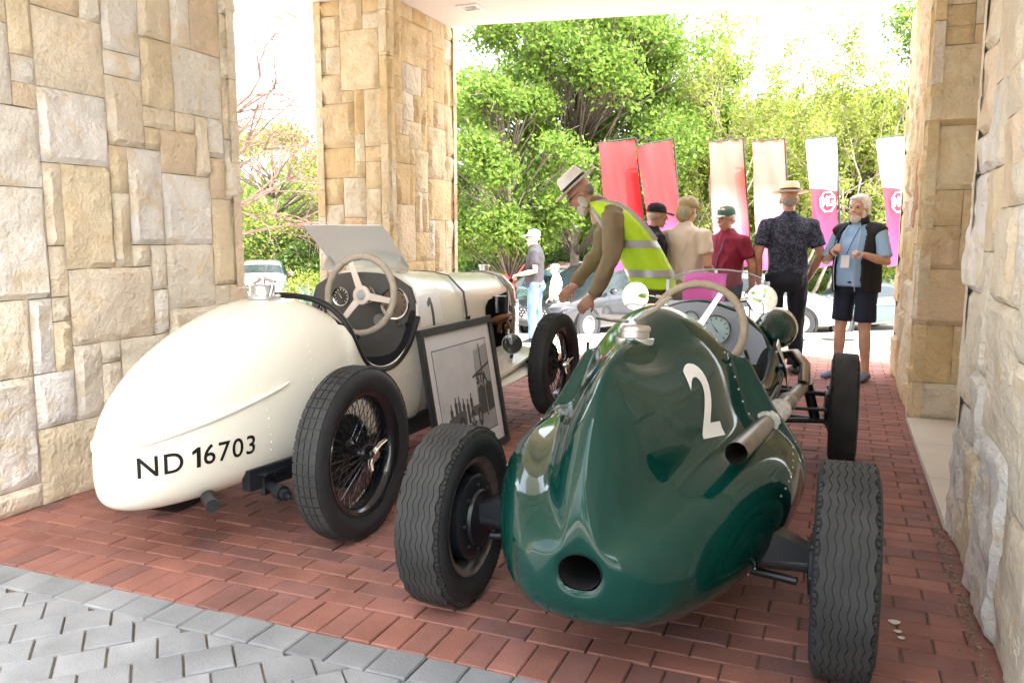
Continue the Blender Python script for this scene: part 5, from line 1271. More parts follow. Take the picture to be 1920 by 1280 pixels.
# 7  man with blue cap and red folder, 8 distant person in white
def gfor(px, Z): g = CAM + ray(px, 500) * Z; return gz(g.x, g.y)
p7 = person('man in blue cap and dark T-shirt holding a red folder', 1004, 12.4, -RV + FH * .12, 1.74, gfor(1004, 12.4))
A7 = [(V3(-.205, 0, 1.40), V3(-.25, -.02, 1.12), V3(-.12, .24, 1.06)), (V3(.205, 0, 1.40), V3(.25, 0, 1.12), V3(.10, .24, 1.05))]
shirt_obj(p7, std_rows(.86, belly=.05, hw=.175), [sleeve(a, e, .66, 1.08) for a, e, w in A7], mat('charcoal_tee', (.035, .032, .038), .9, var=.1), seed=16)
legs_obj(p7, [(V3(-.1, 0, .9), V3(-.11, .05, .49), V3(-.11, .02, .09)), (V3(.1, 0, .9), V3(.11, -.02, .49), V3(.11, -.10, .09))], mat('blue_denim', (.10, .17, .27), .85, var=.25, vscale=9)); shoes_obj(p7, [V3(-.11, .02, .075), V3(.11, -.10, .075)], LEATHER)
b = B(); P, R3 = neck_head(b, V3(0, .01, 1.49), V3(0, .035, 1.615), V3(0, 1, 0))
for k, (a, e, w) in enumerate(A7): arm_skin(b, a, e, w, .55, V3(0, 0, 1), .7, 1 if k == 0 else -1)
remesh(b, 'body', SKIN, p7, .008, 3); face_parts(p7, P, R3, 1, glasses=True); cap(p7, P, R3, 1, (.20, .34, .50)); bb = B(); bb.ell(P(0, .055, -.085), (.052, .045, .045), 14, 9, rot=R3); remesh(bb, 'beard', mat('hair_0.30', (.30, .28, .26), .9), p7, .008, 1, .003, 40., 2)
b = B(); q = V3(-.02, .27, 1.06); Rr = Matrix.Rotation(R_(35), 3, 'X') @ Matrix.Rotation(R_(20), 3, 'Y'); b.box(q, (.24, .012, .30), Rr)
bpy.context.view_layer.update(); fo = b.build('red_folder', mat('red_card', (.62, .03, .025), .5)); fo.matrix_world = p7.matrix_world.copy(); tag(fo, 'red folder held by the man in the blue cap', 'folder')
p8 = person('distant person in white cap and white shirt by the parked cars', 1043, 17.2, -RV, 1.62, gfor(1043, 17.2) - .12)
A8 = [(V3(-.2, 0, 1.40), V3(-.24, 0, 1.12), V3(-.16, .16, .96)), (V3(.2, 0, 1.40), V3(.24, 0, 1.12), V3(.2, .1, .9))]
shirt_obj(p8, std_rows(.88, belly=.04), [sleeve(a, e, .66, 1.08) for a, e, w in A8], mat('white_cotton', (.75, .75, .75), .9), seed=18, voxel=.016)
legs_obj(p8, [(V3(-.1, 0, .9), V3(-.1, .02, .49), V3(-.1, 0, .09)), (V3(.1, 0, .9), V3(.1, .02, .49), V3(.1, 0, .09))], mat('grey_trousers', (.08, .08, .085), .85), voxel=.016); shoes_obj(p8, [V3(-.1, 0, .075), V3(.1, 0, .075)], LEATHER)
b = B(); P, R3 = neck_head(b, V3(0, .01, 1.49), V3(0, .035, 1.615), V3(0, 1, -.1))
for k, (a, e, w) in enumerate(A8): arm_skin(b, a, e, w, .55, UP, .5, 1 if k == 0 else -1)
remesh(b, 'body', SKIN, p8, .009, 3); face_parts(p8, P, R3, 1); cap(p8, P, R3, 1, (.78, .78, .78))

# ------------------------------------------------------------------ banners
def banner_mat(name, stops):
    m = bpy.data.materials.new(name); m.use_nodes = True; nt = m.node_tree; b = nt.nodes['Principled BSDF']; N = nt.nodes.new; L = nt.links.new
    tc = N('ShaderNodeTexCoord'); sp = N('ShaderNodeSeparateXYZ'); L(tc.outputs['UV'], sp.inputs[0]); cr = N('ShaderNodeValToRGB')
    while len(cr.color_ramp.elements) < len(stops): cr.color_ramp.elements.new(.5)
    for e, (p, c) in zip(cr.color_ramp.elements, stops): e.position = p; e.color = (*c, 1)
    ad = N('ShaderNodeMath'); ad.operation = 'MULTIPLY_ADD'; ad.inputs[1].default_value = .05; L(sp.outputs[0], ad.inputs[0]); L(sp.outputs[1], ad.inputs[2])
    L(ad.outputs[0], cr.inputs[0]); L(cr.outputs[0], b.inputs['Base Color']); b.inputs['Roughness'].default_value = .6
    tr = N('ShaderNodeBsdfTranslucent'); L(cr.outputs[0], tr.inputs['Color']); mx = N('ShaderNodeMixShader'); mx.inputs[0].default_value = .3
    out = nt.nodes['Material Output']; L(b.outputs[0], mx.inputs[1]); L(tr.outputs[0], mx.inputs[2]); L(mx.outputs[0], out.inputs['Surface']); return m
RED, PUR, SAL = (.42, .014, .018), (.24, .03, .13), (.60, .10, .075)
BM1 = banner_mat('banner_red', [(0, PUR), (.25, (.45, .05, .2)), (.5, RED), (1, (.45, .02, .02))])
BM3 = banner_mat('banner_sunlit_salmon', [(0, PUR), (.2, (.5, .1, .28)), (.45, (.62, .20, .20)), (.7, SAL), (1, (.62, .13, .10))])  # red cloth, the sunlight glaring through it painted in as salmon
BM5 = banner_mat('banner_sunlit_top', [(0, (.22, .04, .17)), (.3, (.38, .02, .08)), (.63, (.46, .02, .035)), (.64, (.80, .74, .68)), (1, (.82, .78, .70))])  # white top is sun glare above a shadow line, painted into the cloth
POLE = mat('banner_pole', (.025, .025, .03), .4)
def banner(label, tl, tr, Z, material, yaw, h=1.98, logo=None, seed=0):
    """tl, tr: image places of the upper corners at depth Z; the cloth hangs from a curved pole on its right edge"""
    a, c = at(*tl, Z), at(*tr, Z + yaw); g = gz(c.x, c.y)
    root = empty('banner_flag', (c.x, c.y, g), 0, label, 'banner', 'row of tall banner flags')
    o = Vector((c.x, c.y, g)); X = (c - a); w = X.length; zt = c.z - g; X.normalize(); rnd = random.Random(seed); ph = rnd.uniform(0, 6)
    dwn = Vector((.0, 0, -1)) + RV * .10; n = X.cross(Vector((0, 0, 1))).normalized()
    b = B(); nx, ny = 10, 22; vs = []; uv = []
    for j in range(ny + 1):
        for i in range(nx + 1):
            s, t = i / nx, j / ny; p = (c - o) + X * ((s - 1) * w * (1 - .10 * t)) + dwn * (h * t) + n * (.035 * math.sin(5 * s + 4 * t + ph) * (1 - s * .6) + .02 * math.sin(11 * s - 6 * t + ph)); p.z += .0; vs.append(p); uv.append((s, 1 - t))
    fs = [(j * (nx + 1) + i, j * (nx + 1) + i + 1, (j + 1) * (nx + 1) + i + 1, (j + 1) * (nx + 1) + i) for j in range(ny) for i in range(nx)]
    me = bpy.data.meshes.new('cloth'); me.from_pydata(vs, [], fs); me.materials.append(material); ul = me.uv_layers.new(name='UVMap')
    for l in me.loops: ul.data[l.index].uv = uv[l.vertex_index]
    me.polygons.foreach_set('use_smooth', [True] * len(fs)); link('cloth', me, root)
    b = B(); q = [(c - o) + dwn * (h * 1.0) + X * .02]; base = Vector((q[0].x, q[0].y, 0)); b.tube([base, q[0], (c - o) + dwn * (h * .5) + X * .015, (c - o) + dwn * .10 + X * .02, (c - o) + X * .005 + Vector((0, 0, .035)), (c - o) - X * .05 + Vector((0, 0, .03)), (a - o) + Vector((0, 0, .012))], [.018, .016, .014, .012, .011, .010, .009], 8); b.build('pole', POLE, root)
    b = B(); b.box((base.x, base.y, .02), (.5, .08, .03)); b.box((base.x, base.y, .02), (.08, .5, .034)); b.build('foot', POLE, root)
    if logo:
        lc = (c - o) + X * (-.5 * w * (1 - .1 * logo)) + dwn * (h * logo) - n * -.0
        side = -1 if n.dot(FH) > 0 else 1
        octagon_logo(root, lc + n * side * .06, X, -dwn, w * .30, WHITEP, 'logo', off=.0)
    return root
Zb = 12.5
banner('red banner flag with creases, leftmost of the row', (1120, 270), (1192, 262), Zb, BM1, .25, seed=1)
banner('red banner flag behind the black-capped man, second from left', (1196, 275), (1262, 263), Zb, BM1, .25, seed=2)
banner('red banner flag with sun glare painted salmon behind the green-capped person', (1325, 269), (1392, 263), Zb, BM3, .25, seed=3)
banner('red banner flag with sun glare painted pale salmon behind the straw-hatted man', (1406, 268), (1470, 263), Zb, BM3, .25, seed=4)
banner('banner flag with sun glare painted white at the top and purple foot beside the white-haired man', (1513, 263), (1566, 258), Zb, BM5, .2, logo=.49, seed=5)
banner('banner flag with sun glare painted white at the top, half hidden by the right stone pillar', (1648, 261), (1700, 256), Zb, BM5, .2, logo=.50, seed=6)

# ------------------------------------------------------------------ parked cars
CARGLASS = mat('car_glass', (.015, .022, .025), .04, spec=.5)
PLATE = mat('number_plate', (.75, .75, .72), .4); LAMP = mat('lamp_clear', (.55, .57, .6), .1, .3, coat=1); GRILLE = mat('grille_black', (.012, .012, .013), .35)
def csec(w, zb, belt, wr, top, g=0):
    return [(0, zb), (.86 * w, zb), (.97 * w, zb + .10), (w, zb + .35 * (belt - zb)), (.985 * w, belt - .10), (.955 * w, belt), (wr + (.955 * w - wr) * .12, top - (top - belt) * .14 - .01), (wr * .84, top - .015), (wr * .45, top), (0, top)]
def parked_car(label, loc, heading, paint, kind='suv', plate=None, group='parked modern cars'):
    """y forward; heading is the way the car's nose points"""
    rz = math.atan2(-heading.x, heading.y); r = empty('parked_car', loc, rz, label, 'car', group)
    if kind == 'classic':
        st = [(-1.95, csec(.60, .40, .66, .5, .70)), (-1.88, csec(.70, .32, .74, .55, .80)), (-1.4, csec(.75, .24, .80, .6, .86)), (-.95, csec(.76, .20, .82, .58, .98)), (-.45, csec(.76, .19, .83, .52, 1.22)), (.1, csec(.76, .19, .83, .52, 1.25)), (.35, csec(.76, .19, .82, .53, 1.20)), (.78, csec(.75, .19, .80, .60, .86)), (1.3, csec(.74, .22, .76, .58, .80)), (1.75, csec(.70, .30, .70, .5, .74)), (1.93, csec(.62, .36, .62, .4, .66)), (1.97, csec(.5, .42, .56, .3, .60))]
        cab = (3, 7); wr_, wx, yf, yr = .29, .66, 1.22, -1.10
    else:
        H = 1.62 if kind == 'suv' else 1.48
        st = [(-2.08, csec(.66, .42, .80, .5, .88)), (-2.02, csec(.80, .30, .92, .60, 1.02)), (-1.75, csec(.87, .22, .96, .62, H - .20)), (-1.45, csec(.89, .20, .97, .64, H - .05)), (-.6, csec(.90, .19, .96, .65, H)), (.25, csec(.90, .19, .95, .64, H - .03)), (.50, csec(.90, .19, .95, .65, H - .12)), (1.22, csec(.89, .20, .93, .74, 1.01)), (1.7, csec(.86, .22, .86, .66, .92)), (2.02, csec(.78, .26, .74, .55, .80)), (2.12, csec(.64, .32, .62, .45, .67))]
        cab = (1, 6); wr_, wx, yf, yr = .335, .80, 1.32, -1.33
    def glass(i, j):
        if kind == 'classic': return (i in (3, 4, 5, 6) and j == 5) or (i == 6 and j >= 5) or (i in (2, 3) and j >= 6 and i == 3)
        return (i in (2, 3, 4, 5) and j == 5) or (i == 6 and j >= 5) or (i == 1 and j >= 6)
    body = sections_obj('body', st, [paint, CARGLASS], r, 2, glass)
    for s in (-1, 1):
        for y in (yf, yr):
            b = B(); b.lathe([(wr_ * .60, -.09), (wr_ * .95, -.095), (wr_, -.06), (wr_, .06), (wr_ * .95, .095), (wr_ * .60, .09)], Matrix.Translation((s * wx, y, wr_)) @ AX, 32); w = b.build('wheel', RUBBER, r)
            b = B(); b.lathe([(.001, s * .075), (.06, s * .085), (wr_ * .5, s * .07), (wr_ * .62, s * .088), (wr_ * .64, s * .06)], Matrix.Translation((s * wx, y, wr_)) @ AX, 24); b.build('rim', STEEL, w)
            b = B(); b.lathe([(wr_ * 1.02, s * .02), (wr_ * 1.16, s * .02), (wr_ * 1.16, s * .095), (wr_ * 1.02, s * .093)], Matrix.Translation((s * wx, y, wr_)) @ AX, 28); b.build('arch', GRILLE, r)
        if kind == 'classic':
            b = B(); b.lathe([(.001, .03), (.06, .025), (.085, 0), (.09, -.02)], Matrix.Translation((s * .56, 1.83, .62)) @ Matrix.Rotation(-math.pi / 2, 4, 'X'), 20); b.build('headlight', LAMP, r)
            b = B(); b.box((s * .55, 1.95, .48), (.10, .03, .05)); b.build('indicator', mat('amber_lens', (.7, .25, .03), .2), r)
            b = B(); b.box((s * .765, -.1, .70), (.012, 3.2, .018)); b.build('chrome_strip', CHROME, r)
        else:
            b = B(); b.loft([[Vector((s * x, y, z)) for x, y, z in ((.50, 2.075, .72), (.80, 1.88, .79), (.82, 1.86, .86), (.52, 2.06, .80))], [Vector((s * x, y + .02, z)) for x, y, z in ((.50, 2.075, .72), (.80, 1.88, .79), (.82, 1.86, .86), (.52, 2.06, .80))]], 0, True, True); b.build('headlight', LAMP, r)
            b = B(); b.ell((s * .98, .62, 1.02), (.10, .06, .07), 12, 8); b.build('door_mirror', paint, r)
            b = B(); b.box((s * .82, -2.02, .88), (.12, .06, .16)); b.build('tail_lamp', mat('red_lens', (.5, .02, .02), .2), r)
    if kind == 'classic':
        b = B(); b.tube([(-.72, 1.80, .44), (-.55, 1.99, .44), (0, 2.05, .44), (.55, 1.99, .44), (.72, 1.80, .44)], [(.035, .02)] * 5, 8); b.build('bumper', CHROME, r); b = B(); b.box((0, 1.965, .56), (.75, .04, .13)); b.build('grille', GRILLE, r)
        for x in (-.28, .28): b = B(); b.box((x, 2.06, .46), (.04, .04, .15)); b.build('overrider', CHROME, r)
    else:
        b = B(); b.box((0, 2.085, .56), (.95, .06, .26)); gr = b.build('grille', GRILLE, r, bevel=.02)
        b = B()
        for i in range(9):
            for j in range(4): b.box((-.40 + .1 * i + (.05 if j % 2 else 0), 2.118, .47 + .06 * j), (.05, .006, .016), Matrix.Rotation(R_(25 if i % 2 else -25), 3, 'Y'))
        o = b.build('grille_mesh', ALU, gr); o['kind'] = 'stuff'
        b = B(); b.box((0, 2.10, .34), (1.3, .05, .10)); b.build('lower_bumper', GRILLE, r, bevel=.01)
    b = B(); b.box((0, 2.135 if kind != 'classic' else 2.08, .50 if kind != 'classic' else .36), (.50, .012, .11)); pl = b.build('number_plate', PLATE, r)
    if plate:
        me = text_mesh(plate, .09, .002); M = frame_matrix((0, 2.144, .50), (-1, 0, 0), (0, 0, 1)); me.transform(M); me.materials.clear(); me.materials.append(BLACKP); link('plate_letters', me, pl)
    return r
def paint(n, c, m=.3): return mat('car_paint_' + n, c, .25, m, coat=1.)
def car_at(px, Z, dz=0): g = CAM + ray(px, 500) * Z; return Vector((g.x, g.y, gz(g.x, g.y) + dz))
parked_car('grey crossover with mesh grille behind the bending man', car_at(1120, 18.6), -RV * .72 - FH * .70, paint('grey', (.014, .016, .02), .0), 'suv', 'MG ZS')
parked_car('pale blue hatchback parked behind the blue-capped man', car_at(1040, 20.8), -RV * .60 - FH * .80, paint('ice', (.09, .20, .26), .1), 'hatch')
parked_car('red hatchback parked beyond the pale blue car', car_at(1072, 22.6), -RV * .75 - FH * .66, paint('red', (.34, .02, .012), .1), 'suv')
parked_car('silver hatchback far away left of the golden pillar', car_at(492, 29.), -FH * .97 + RV * .25, paint('silver', (.20, .22, .24), .4), 'hatch', 'GP')
parked_car('white car behind the red-shirted person', car_at(1395, 19.), RV * .9 - FH * .35, paint('white', (.30, .32, .34), .1), 'hatch')
parked_car('old grey-green sports coupe behind the white-haired man', car_at(1618, 19.6), -RV * .93 - FH * .36, paint('grey_green', (.035, .07, .075), .2), 'classic', None, 'parked classic cars')
parked_car('tall white car parked beyond the grey-green coupe', car_at(1600, 27.), RV * .95 - FH * .3, paint('white', (.30, .32, .34), .1), 'suv')

# ------------------------------------------------------------------ trees and shrubs
def leaf_mat(name, c1, c2, tr=.5):
    m = bpy.data.materials.new(name); m.use_nodes = True; nt = m.node_tree; N = nt.nodes.new; L = nt.links.new; b = nt.nodes['Principled BSDF']
    ge = N('ShaderNodeNewGeometry'); cr = N('ShaderNodeValToRGB'); cr.color_ramp.elements[0].color = (*c1, 1); cr.color_ramp.elements[1].color = (*c2, 1); L(ge.outputs['Random Per Island'], cr.inputs[0])
    L(cr.outputs[0], b.inputs['Base Color']); b.inputs['Roughness'].default_value = .5; b.inputs['Specular IOR Level'].default_value = .3
    t = N('ShaderNodeBsdfTranslucent'); L(cr.outputs[0], t.inputs['Color']); mx = N('ShaderNodeMixShader'); mx.inputs[0].default_value = tr
    L(b.outputs[0], mx.inputs[1]); L(t.outputs[0], mx.inputs[2]); L(mx.outputs[0], nt.nodes['Material Output'].inputs['Surface']); return m
LEAF_A = leaf_mat('leaf_fresh', (.10, .19, .03), (.21, .30, .05), .6)
LEAF_B = leaf_mat('leaf_yellow', (.18, .24, .04), (.30, .33, .07), .6)
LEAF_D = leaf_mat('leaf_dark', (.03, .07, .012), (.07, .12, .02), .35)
LEAF_R = leaf_mat('leaf_reddish', (.30, .11, .07), (.24, .22, .06))
BARK = mat('bark', (.13, .105, .08), .9, var=.3, vscale=12, bump=.5, bscale=30)
BARKL = mat('pale_bark', (.26, .22, .18), .9, var=.3, vscale=12, bump=.5, bscale=30)
def leaves_mesh(centers, normals_up, n_each, spread, size, seed, flat=.7):
    g = np.random.default_rng(seed); C = np.repeat(np.array(centers), n_each, axis=0); m = len(C)
    C = C + g.normal(0, 1, (m, 3)) * np.array([spread, spread, spread * flat])
    d = g.normal(0, 1, (m, 3)); d /= np.linalg.norm(d, axis=1)[:, None]
    e = g.normal(0, 1, (m, 3)); e[:, 2] += .2; e -= d * (d * e).sum(1)[:, None]; e /= np.linalg.norm(e, axis=1)[:, None]
    s = size * g.uniform(.6, 1.35, (m, 1)); a = d * s; b = e * s * .55
    V = np.stack([C - a, C + b, C + a, C - b], axis=1).reshape(-1, 3)
    return V
def leaf_object(name, V, material, parent):
    n = len(V) // 4; me = bpy.data.meshes.new(name); me.vertices.add(len(V)); me.vertices.foreach_set('co', V.astype(np.float32).ravel())
    me.loops.add(n * 4); me.loops.foreach_set('vertex_index', np.arange(n * 4, dtype=np.int32)); me.polygons.add(n)
    me.polygons.foreach_set('loop_start', np.arange(0, n * 4, 4, dtype=np.int32)); me.polygons.foreach_set('loop_total', np.full(n, 4, dtype=np.int32))
    me.update(calc_edges=True); me.materials.append(material); return link(name, me, parent)
def tree(label, loc, H, trunk_r, crown_c, crown_r, nclump, per, leaf, lsize, seed, bark=BARK, spread=.38, hollow=.45, branch_frac=.5, name='tree', lean=(0, 0), stems=1, minz=.5, gaps=.12):
    r = empty(name, loc, 0, label, 'tree', 'trees beyond the forecourt'); rnd = random.Random(seed); b = B()
    cc = Vector(crown_c); cr = Vector(crown_r); cl = []
    nl = max(7, nclump // 11); lob = []
    while len(lob) < nl:
        p = Vector((rnd.gauss(0, 1), rnd.gauss(0, 1), rnd.gauss(.15, 1))).normalized() * (rnd.uniform(hollow, 1) ** .5)
        q = cc + Vector((p.x * cr.x, p.y * cr.y, p.z * cr.z)) * .88
        if q.z > minz: lob.append((q, rnd.uniform(.16, .34) * (cr.x + cr.z) * .5))
    while len(cl) < nclump:
        q, rl_ = rnd.choice(lob); out = (q - cc).normalized() * .6 + Vector((0, 0, .35))
        p = (Vector((rnd.gauss(0, 1), rnd.gauss(0, 1), rnd.gauss(0, 1))).normalized() + out).normalized() * rl_ * rnd.uniform(.55, 1.05); p.z *= .75
        if (q + p).z > minz: cl.append(q + p)
    tops = []
    for s in range(stems):
        a = rnd.uniform(0, 6.28); sp = .0 if stems == 1 else rnd.uniform(.2, .6)
        top = Vector((cc.x + math.cos(a) * sp * cr.x + lean[0], cc.y + math.sin(a) * sp * cr.y + lean[1], cc.z + cr.z * rnd.uniform(.3, .75)))
        base = Vector((math.cos(a) * sp * .35, math.sin(a) * sp * .35, -.1)); pts = []
        for k in range(9):
            t = k / 8; p = base.lerp(top, t) + Vector((noise.noise(Vector((t * 3, seed + s, 0))), noise.noise(Vector((t * 3, seed + s, 5))), 0)) * .35 * t; pts.append(p)
        rr = trunk_r / (stems ** .5); b.tube(pts, [rr * (1.25 if k == 0 else 1 - .85 * k / 8) for k in range(9)], 9); tops.append(pts)
    for q in cl:
        if rnd.random() > branch_frac: continue
        pts = rnd.choice(tops); k = max(2, min(7, int(8 * (q.z * .75) / max(pts[-1].z, .1)))); s0 = pts[k]
        mid = s0.lerp(q, .5) + Vector((rnd.uniform(-.2, .2), rnd.uniform(-.2, .2), rnd.uniform(-.05, .3))); b.tube([s0, mid, q], [trunk_r * .22, trunk_r * .13, .006], 5)
        for _ in range(2):
            e = q + Vector((rnd.gauss(0, .4), rnd.gauss(0, .4), rnd.gauss(.15, .3))); b.tube([mid.lerp(q, .5), q.lerp(e, .5) + Vector((0, 0, .05)), e], [.012, .008, .003], 4)
    b.build('trunk', bark, r, sharp=0)
    if per: leaf_object('crown', leaves_mesh(cl, None, per, spread, lsize, seed), leaf, r)
    return r
def T(px, Z, dz=0): g = CAM + ray(px, 500) * Z; return (g.x, g.y, gz(g.x, g.y) + dz)
tree('large fresh green tree in front of the forecourt, behind the blue-capped man', T(1075, 21), 9, .15, (0, 0, 5.4), (3.2, 2.6, 3.7), 520, 130, LEAF_A, .062, 1, spread=.26, minz=1.3)
tree('low leafy green tree between the golden pillar and the bending man', T(955, 18.5), 6, .12, (0, 0, 3.6), (1.7, 1.5, 2.0), 230, 130, LEAF_A, .055, 2, spread=.2, minz=1.2)
tree('tall green tree rising behind the red banners', T(1215, 25), 11, .15, (0, 0, 5.2), (2.9, 3, 3.7), 430, 110, LEAF_A, .075, 3, spread=.3, minz=1.2)
tree('bushy light green tree beyond the banner with a painted glare top', T(1590, 24), 8, .16, (0, 0, 3.6), (3.2, 2.6, 2.9), 330, 110, LEAF_B, .07, 5, spread=.3, minz=.6)
tree('broad light green tree filling the view behind the right banners', T(1500, 31), 9, .15, (0, 0, 4.4), (3.6, 2.8, 3.6), 330, 90, LEAF_B, .09, 41, spread=.36, minz=.4)
tree('green tree beside the right stone pillar, its crown cut by it', T(1760, 23), 11, .2, (0, 0, 6.2), (2.0, 2.2, 3.4), 130, 110, LEAF_A, .062, 6, spread=.26, minz=1.5)
tree('far green tree filling the gap right of the golden pillar', T(905, 33), 12, .2, (0, 0, 4.8), (3.4, 3.2, 4.6), 330, 90, LEAF_A, .095, 7, spread=.36, minz=.3)
tree('far yellow-green tree low behind the salmon banners', T(1350, 36), 10, .2, (0, 0, 2.6), (6.5, 3, 3.2), 380, 90, LEAF_B, .10, 8, spread=.4, minz=.2)
LEAF_P = leaf_mat('bud_pink', (.34, .16, .12), (.30, .26, .12))
TW = mat('twig_bark', (.16, .10, .075), .9, var=.3, vscale=12)
def twig_tree(label, loc, base_dirs, L, r, depth, seed, leaf, per, lsize, bark, droop=.12, trunk=None):
    root = empty('tree', loc, 0, label, 'tree', 'trees beyond the forecourt'); rnd = random.Random(seed); b = B(); tips = []
    def grow(p, d, L, r, k):
        pts = [p]; dd = d.normalized()
        for i in range(4):
            dd = (dd + Vector((rnd.gauss(0, .16), rnd.gauss(0, .16), rnd.gauss(0, .12) - droop * (depth - k) * .5))).normalized(); pts.append(pts[-1] + dd * L / 4)
        b.tube(pts, [r, r * .86, r * .72, r * .58, r * .42], 6 if k > 1 else 4)
        if k <= 1: tips.extend(pts[1:])
        if k == 0: return
        for q in range(4 if k > 1 else 3):
            i = rnd.choice((1, 2, 3, 4)) if q else 4
            side = Vector((rnd.gauss(0, 1), rnd.gauss(0, 1), rnd.gauss(.1, .7))); nd = ((pts[i] - pts[i - 1]).normalized() + side.normalized() * rnd.uniform(.5, .95)).normalized()
            grow(pts[i], nd, L * rnd.uniform(.55, .75), r * .5, k - 1)
    if trunk: b.tube(trunk, [r * 1.6, r * 1.4, r * 1.2], 9)
    for (p, d) in base_dirs: grow(Vector(p), Vector(d), L, r, depth)
    b.build('trunk', bark, root, sharp=0)
    if per: leaf_object('crown', leaves_mesh([tuple(t) for t in tips], None, per, .10, lsize, seed), leaf, root)
    return root
tx = T(395, 17)
twig_tree('bare spreading tree with reddish buds left of the golden pillar', tx, [((0, 0, 3.9), (.8, .5, .9)), ((0, 0, 4.2), (.95, .2, .5)), ((0, 0, 3.5), (.9, -.2, .3)), ((0, 0, 2.2), (.9, .5, .75)), ((0, 0, 2.5), (.95, .3, .35)), ((0, 0, 2.9), (.8, .5, 1.1)), ((0, 0, 1.9), (1, .2, .15)), ((0, 0, 2.7), (.9, -.3, .6)), ((0, 0, 3.1), (.6, .2, 1.3)), ((0, 0, 2.3), (.95, .6, .45))], 1.9, .042, 4, 9, LEAF_P, 0, .024, TW, .06, [(0, 0, -.2), (.02, 0, 2.2), (0, 0, 4.3)])
tx = T(1430, 21)
twig_tree('thin yellow-green tree with bare pale stems behind the salmon banners', tx, [((-.9, 0, .2), (-.18, 0, 1)), ((-.4, .2, .2), (-.05, .1, 1)), ((0, 0, .2), (.08, 0, 1)), ((.5, .1, .2), (.2, 0, 1)), ((.9, 0, .2), (.3, .1, 1)), ((-1.4, 0, .2), (-.3, 0, 1)), ((1.5, 0, .2), (.15, 0, 1))], 3.6, .055, 3, 14, LEAF_B, 16, .05, BARKL, -.05)
tree('pale green tree far behind the bare tree', T(520, 34), 9, .2, (0, 0, 3.4), (5, 3, 3.6), 190, 80, LEAF_B, .09, 10, spread=.36, minz=.3)
tree('leafy tree across the drive, reflected in the car mirrors', (-4.5, -13, 0), 8, .2, (0, 0, 4.2), (3, 2.6, 3.0), 160, 60, LEAF_A, .10, 31, spread=.34, minz=1.2)
tree('second leafy tree across the drive, reflected in the green paint', (2.5, -15, 0), 8, .2, (0, 0, 4.4), (3.4, 2.6, 3.2), 160, 60, LEAF_A, .10, 32, spread=.34, minz=1.2)
def shrub(label, loc, rx, ry, rz, n, per, leaf, size, seed, name='shrub'):
    r = empty(name, loc, 0, label, 'shrub', 'shrubs beyond the parking'); rnd = random.Random(seed); cl = []
    b = B()
    while len(cl) < n:
        p = Vector((rnd.uniform(-1, 1), rnd.uniform(-1, 1), rnd.uniform(0, 1)))
        if p.length > 1 or noise.noise(Vector((p.x * rx, p.y * ry, p.z * rz)) * 1.3 + Vector((seed, 1, 2))) < -.25: continue
        cl.append(Vector((p.x * rx, p.y * ry, p.z * rz + .1)))
    for q in cl[::3]: b.tube([(q.x * .25, q.y * .25, -.05), (q.x * .6, q.y * .6, q.z * .6), q], [.025, .015, .004], 5)
    b.build('stems', BARK, r, sharp=0); leaf_object('foliage', leaves_mesh(cl, None, per, .22, size, seed, 1.), leaf, r); return r
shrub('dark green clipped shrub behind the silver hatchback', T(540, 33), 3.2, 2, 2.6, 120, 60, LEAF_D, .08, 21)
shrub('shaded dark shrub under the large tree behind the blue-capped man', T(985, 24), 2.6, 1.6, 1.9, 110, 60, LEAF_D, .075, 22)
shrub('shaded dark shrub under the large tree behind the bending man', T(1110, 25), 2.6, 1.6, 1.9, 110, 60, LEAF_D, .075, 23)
shrub('light green shrub behind the salmon banners', T(1330, 27), 2.6, 1.8, 1.9, 100, 60, LEAF_B, .08, 24)
shrub('green shrub behind the straw-hatted man', T(1480, 26), 2.4, 1.8, 1.7, 100, 60, LEAF_A, .08, 25)
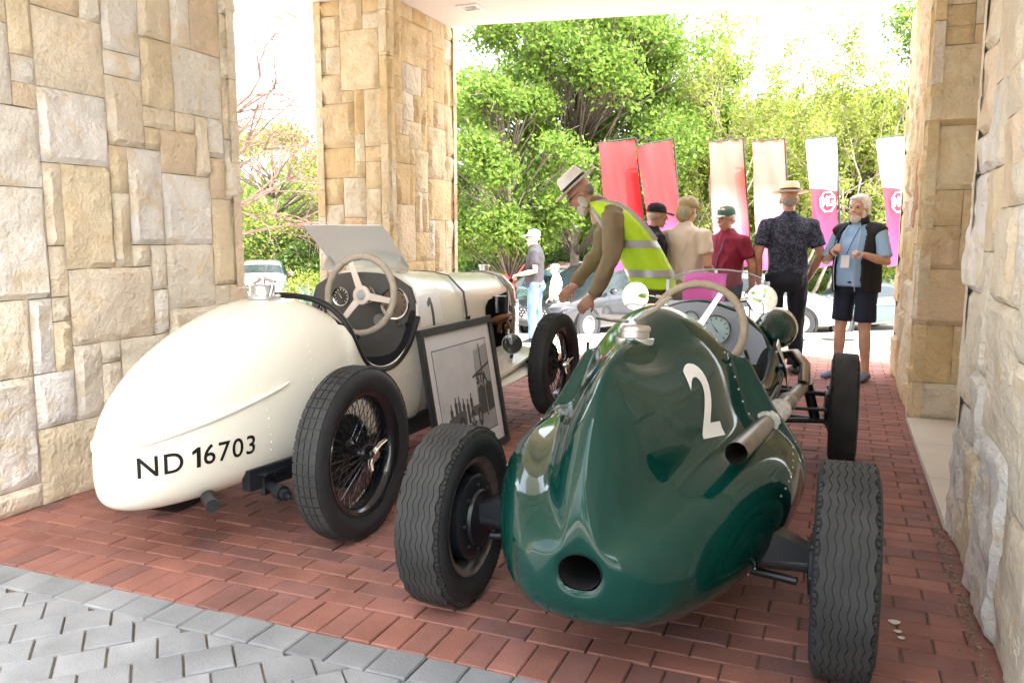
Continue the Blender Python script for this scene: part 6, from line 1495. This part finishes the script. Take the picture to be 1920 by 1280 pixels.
shrub('green shrub low beyond the grey-green coupe', T(1640, 27), 3.0, 1.8, 1.6, 110, 60, LEAF_A, .08, 26)
shrub('small yellow-green shrub beside the silver hatchback', T(588, 27), 1.0, .9, .9, 50, 50, LEAF_B, .05, 27)
# spiky agave near the golden pillar
ag = empty('agave', T(577, 25), 0, 'spiky blue-green agave beside the golden pillar', 'plant'); rnd = random.Random(4)
for k in range(16):
    a = 2.4 * k; e = .35 + .9 * (k / 16); d = Vector((math.cos(a) * math.cos(e), math.sin(a) * math.cos(e), math.sin(e))); b = B(); b.tube([Vector((0, 0, .1)), d * .45 + Vector((0, 0, .15)), d * .95 + Vector((0, 0, .05))], [(.02, .05), (.015, .045), (.003, .004)], 6); b.build('leaf', mat('agave_leaf', (.10, .17, .12), .5), ag)
# grass verge and a hedge line that closes the view
b = B(); b.add([(-60, 27, gz(-60, 27) + .01), (-10, 27, gz(-10, 27) + .012), (40, 24, .012), (90, 24, .012), (90, 160, .012), (-60, 160, gz(-60, 160) + .012)], [(0, 1, 2, 3, 4, 5)], 0, False)
tag(b.build('lawn', mat('grass', (.10, .16, .035), .95, var=.3, vscale=2), sharp=0), kind='structure')
g = np.random.default_rng(3); cs = []
for k in range(1300):
    t = k / 1300; px = 300 + 1700 * t; c = T(px, 44 + 4 * math.sin(k * .7)); hgt = 5.2 + 3.0 * noise.noise(Vector((t * 14, 0, 0)))
    cs.append((c[0] + g.normal(0, .5), c[1] + g.normal(0, 1.0), c[2] + abs(g.uniform(0, 1)) * hgt))
hedge = leaf_object('distant_wood', leaves_mesh(cs, None, 60, .75, .20, 31, .8), LEAF_A, None); tag(hedge, 'mass of distant trees closing the view behind the parking', 'trees', kind='stuff')
# wall added out of view behind the right piers to keep the sun off the entrance
hw = empty('sun_block_wall', (2.9, 3.2, 0), 0, 'plain plastered wall added out of view behind the right stone piers to block sun', 'wall')
B().box((0, 0, 1.9), (.3, 9.6, 3.8)).build('wall', mat('sun_block_plaster', (.62, .56, .47), .9, var=.05, vscale=2), hw)
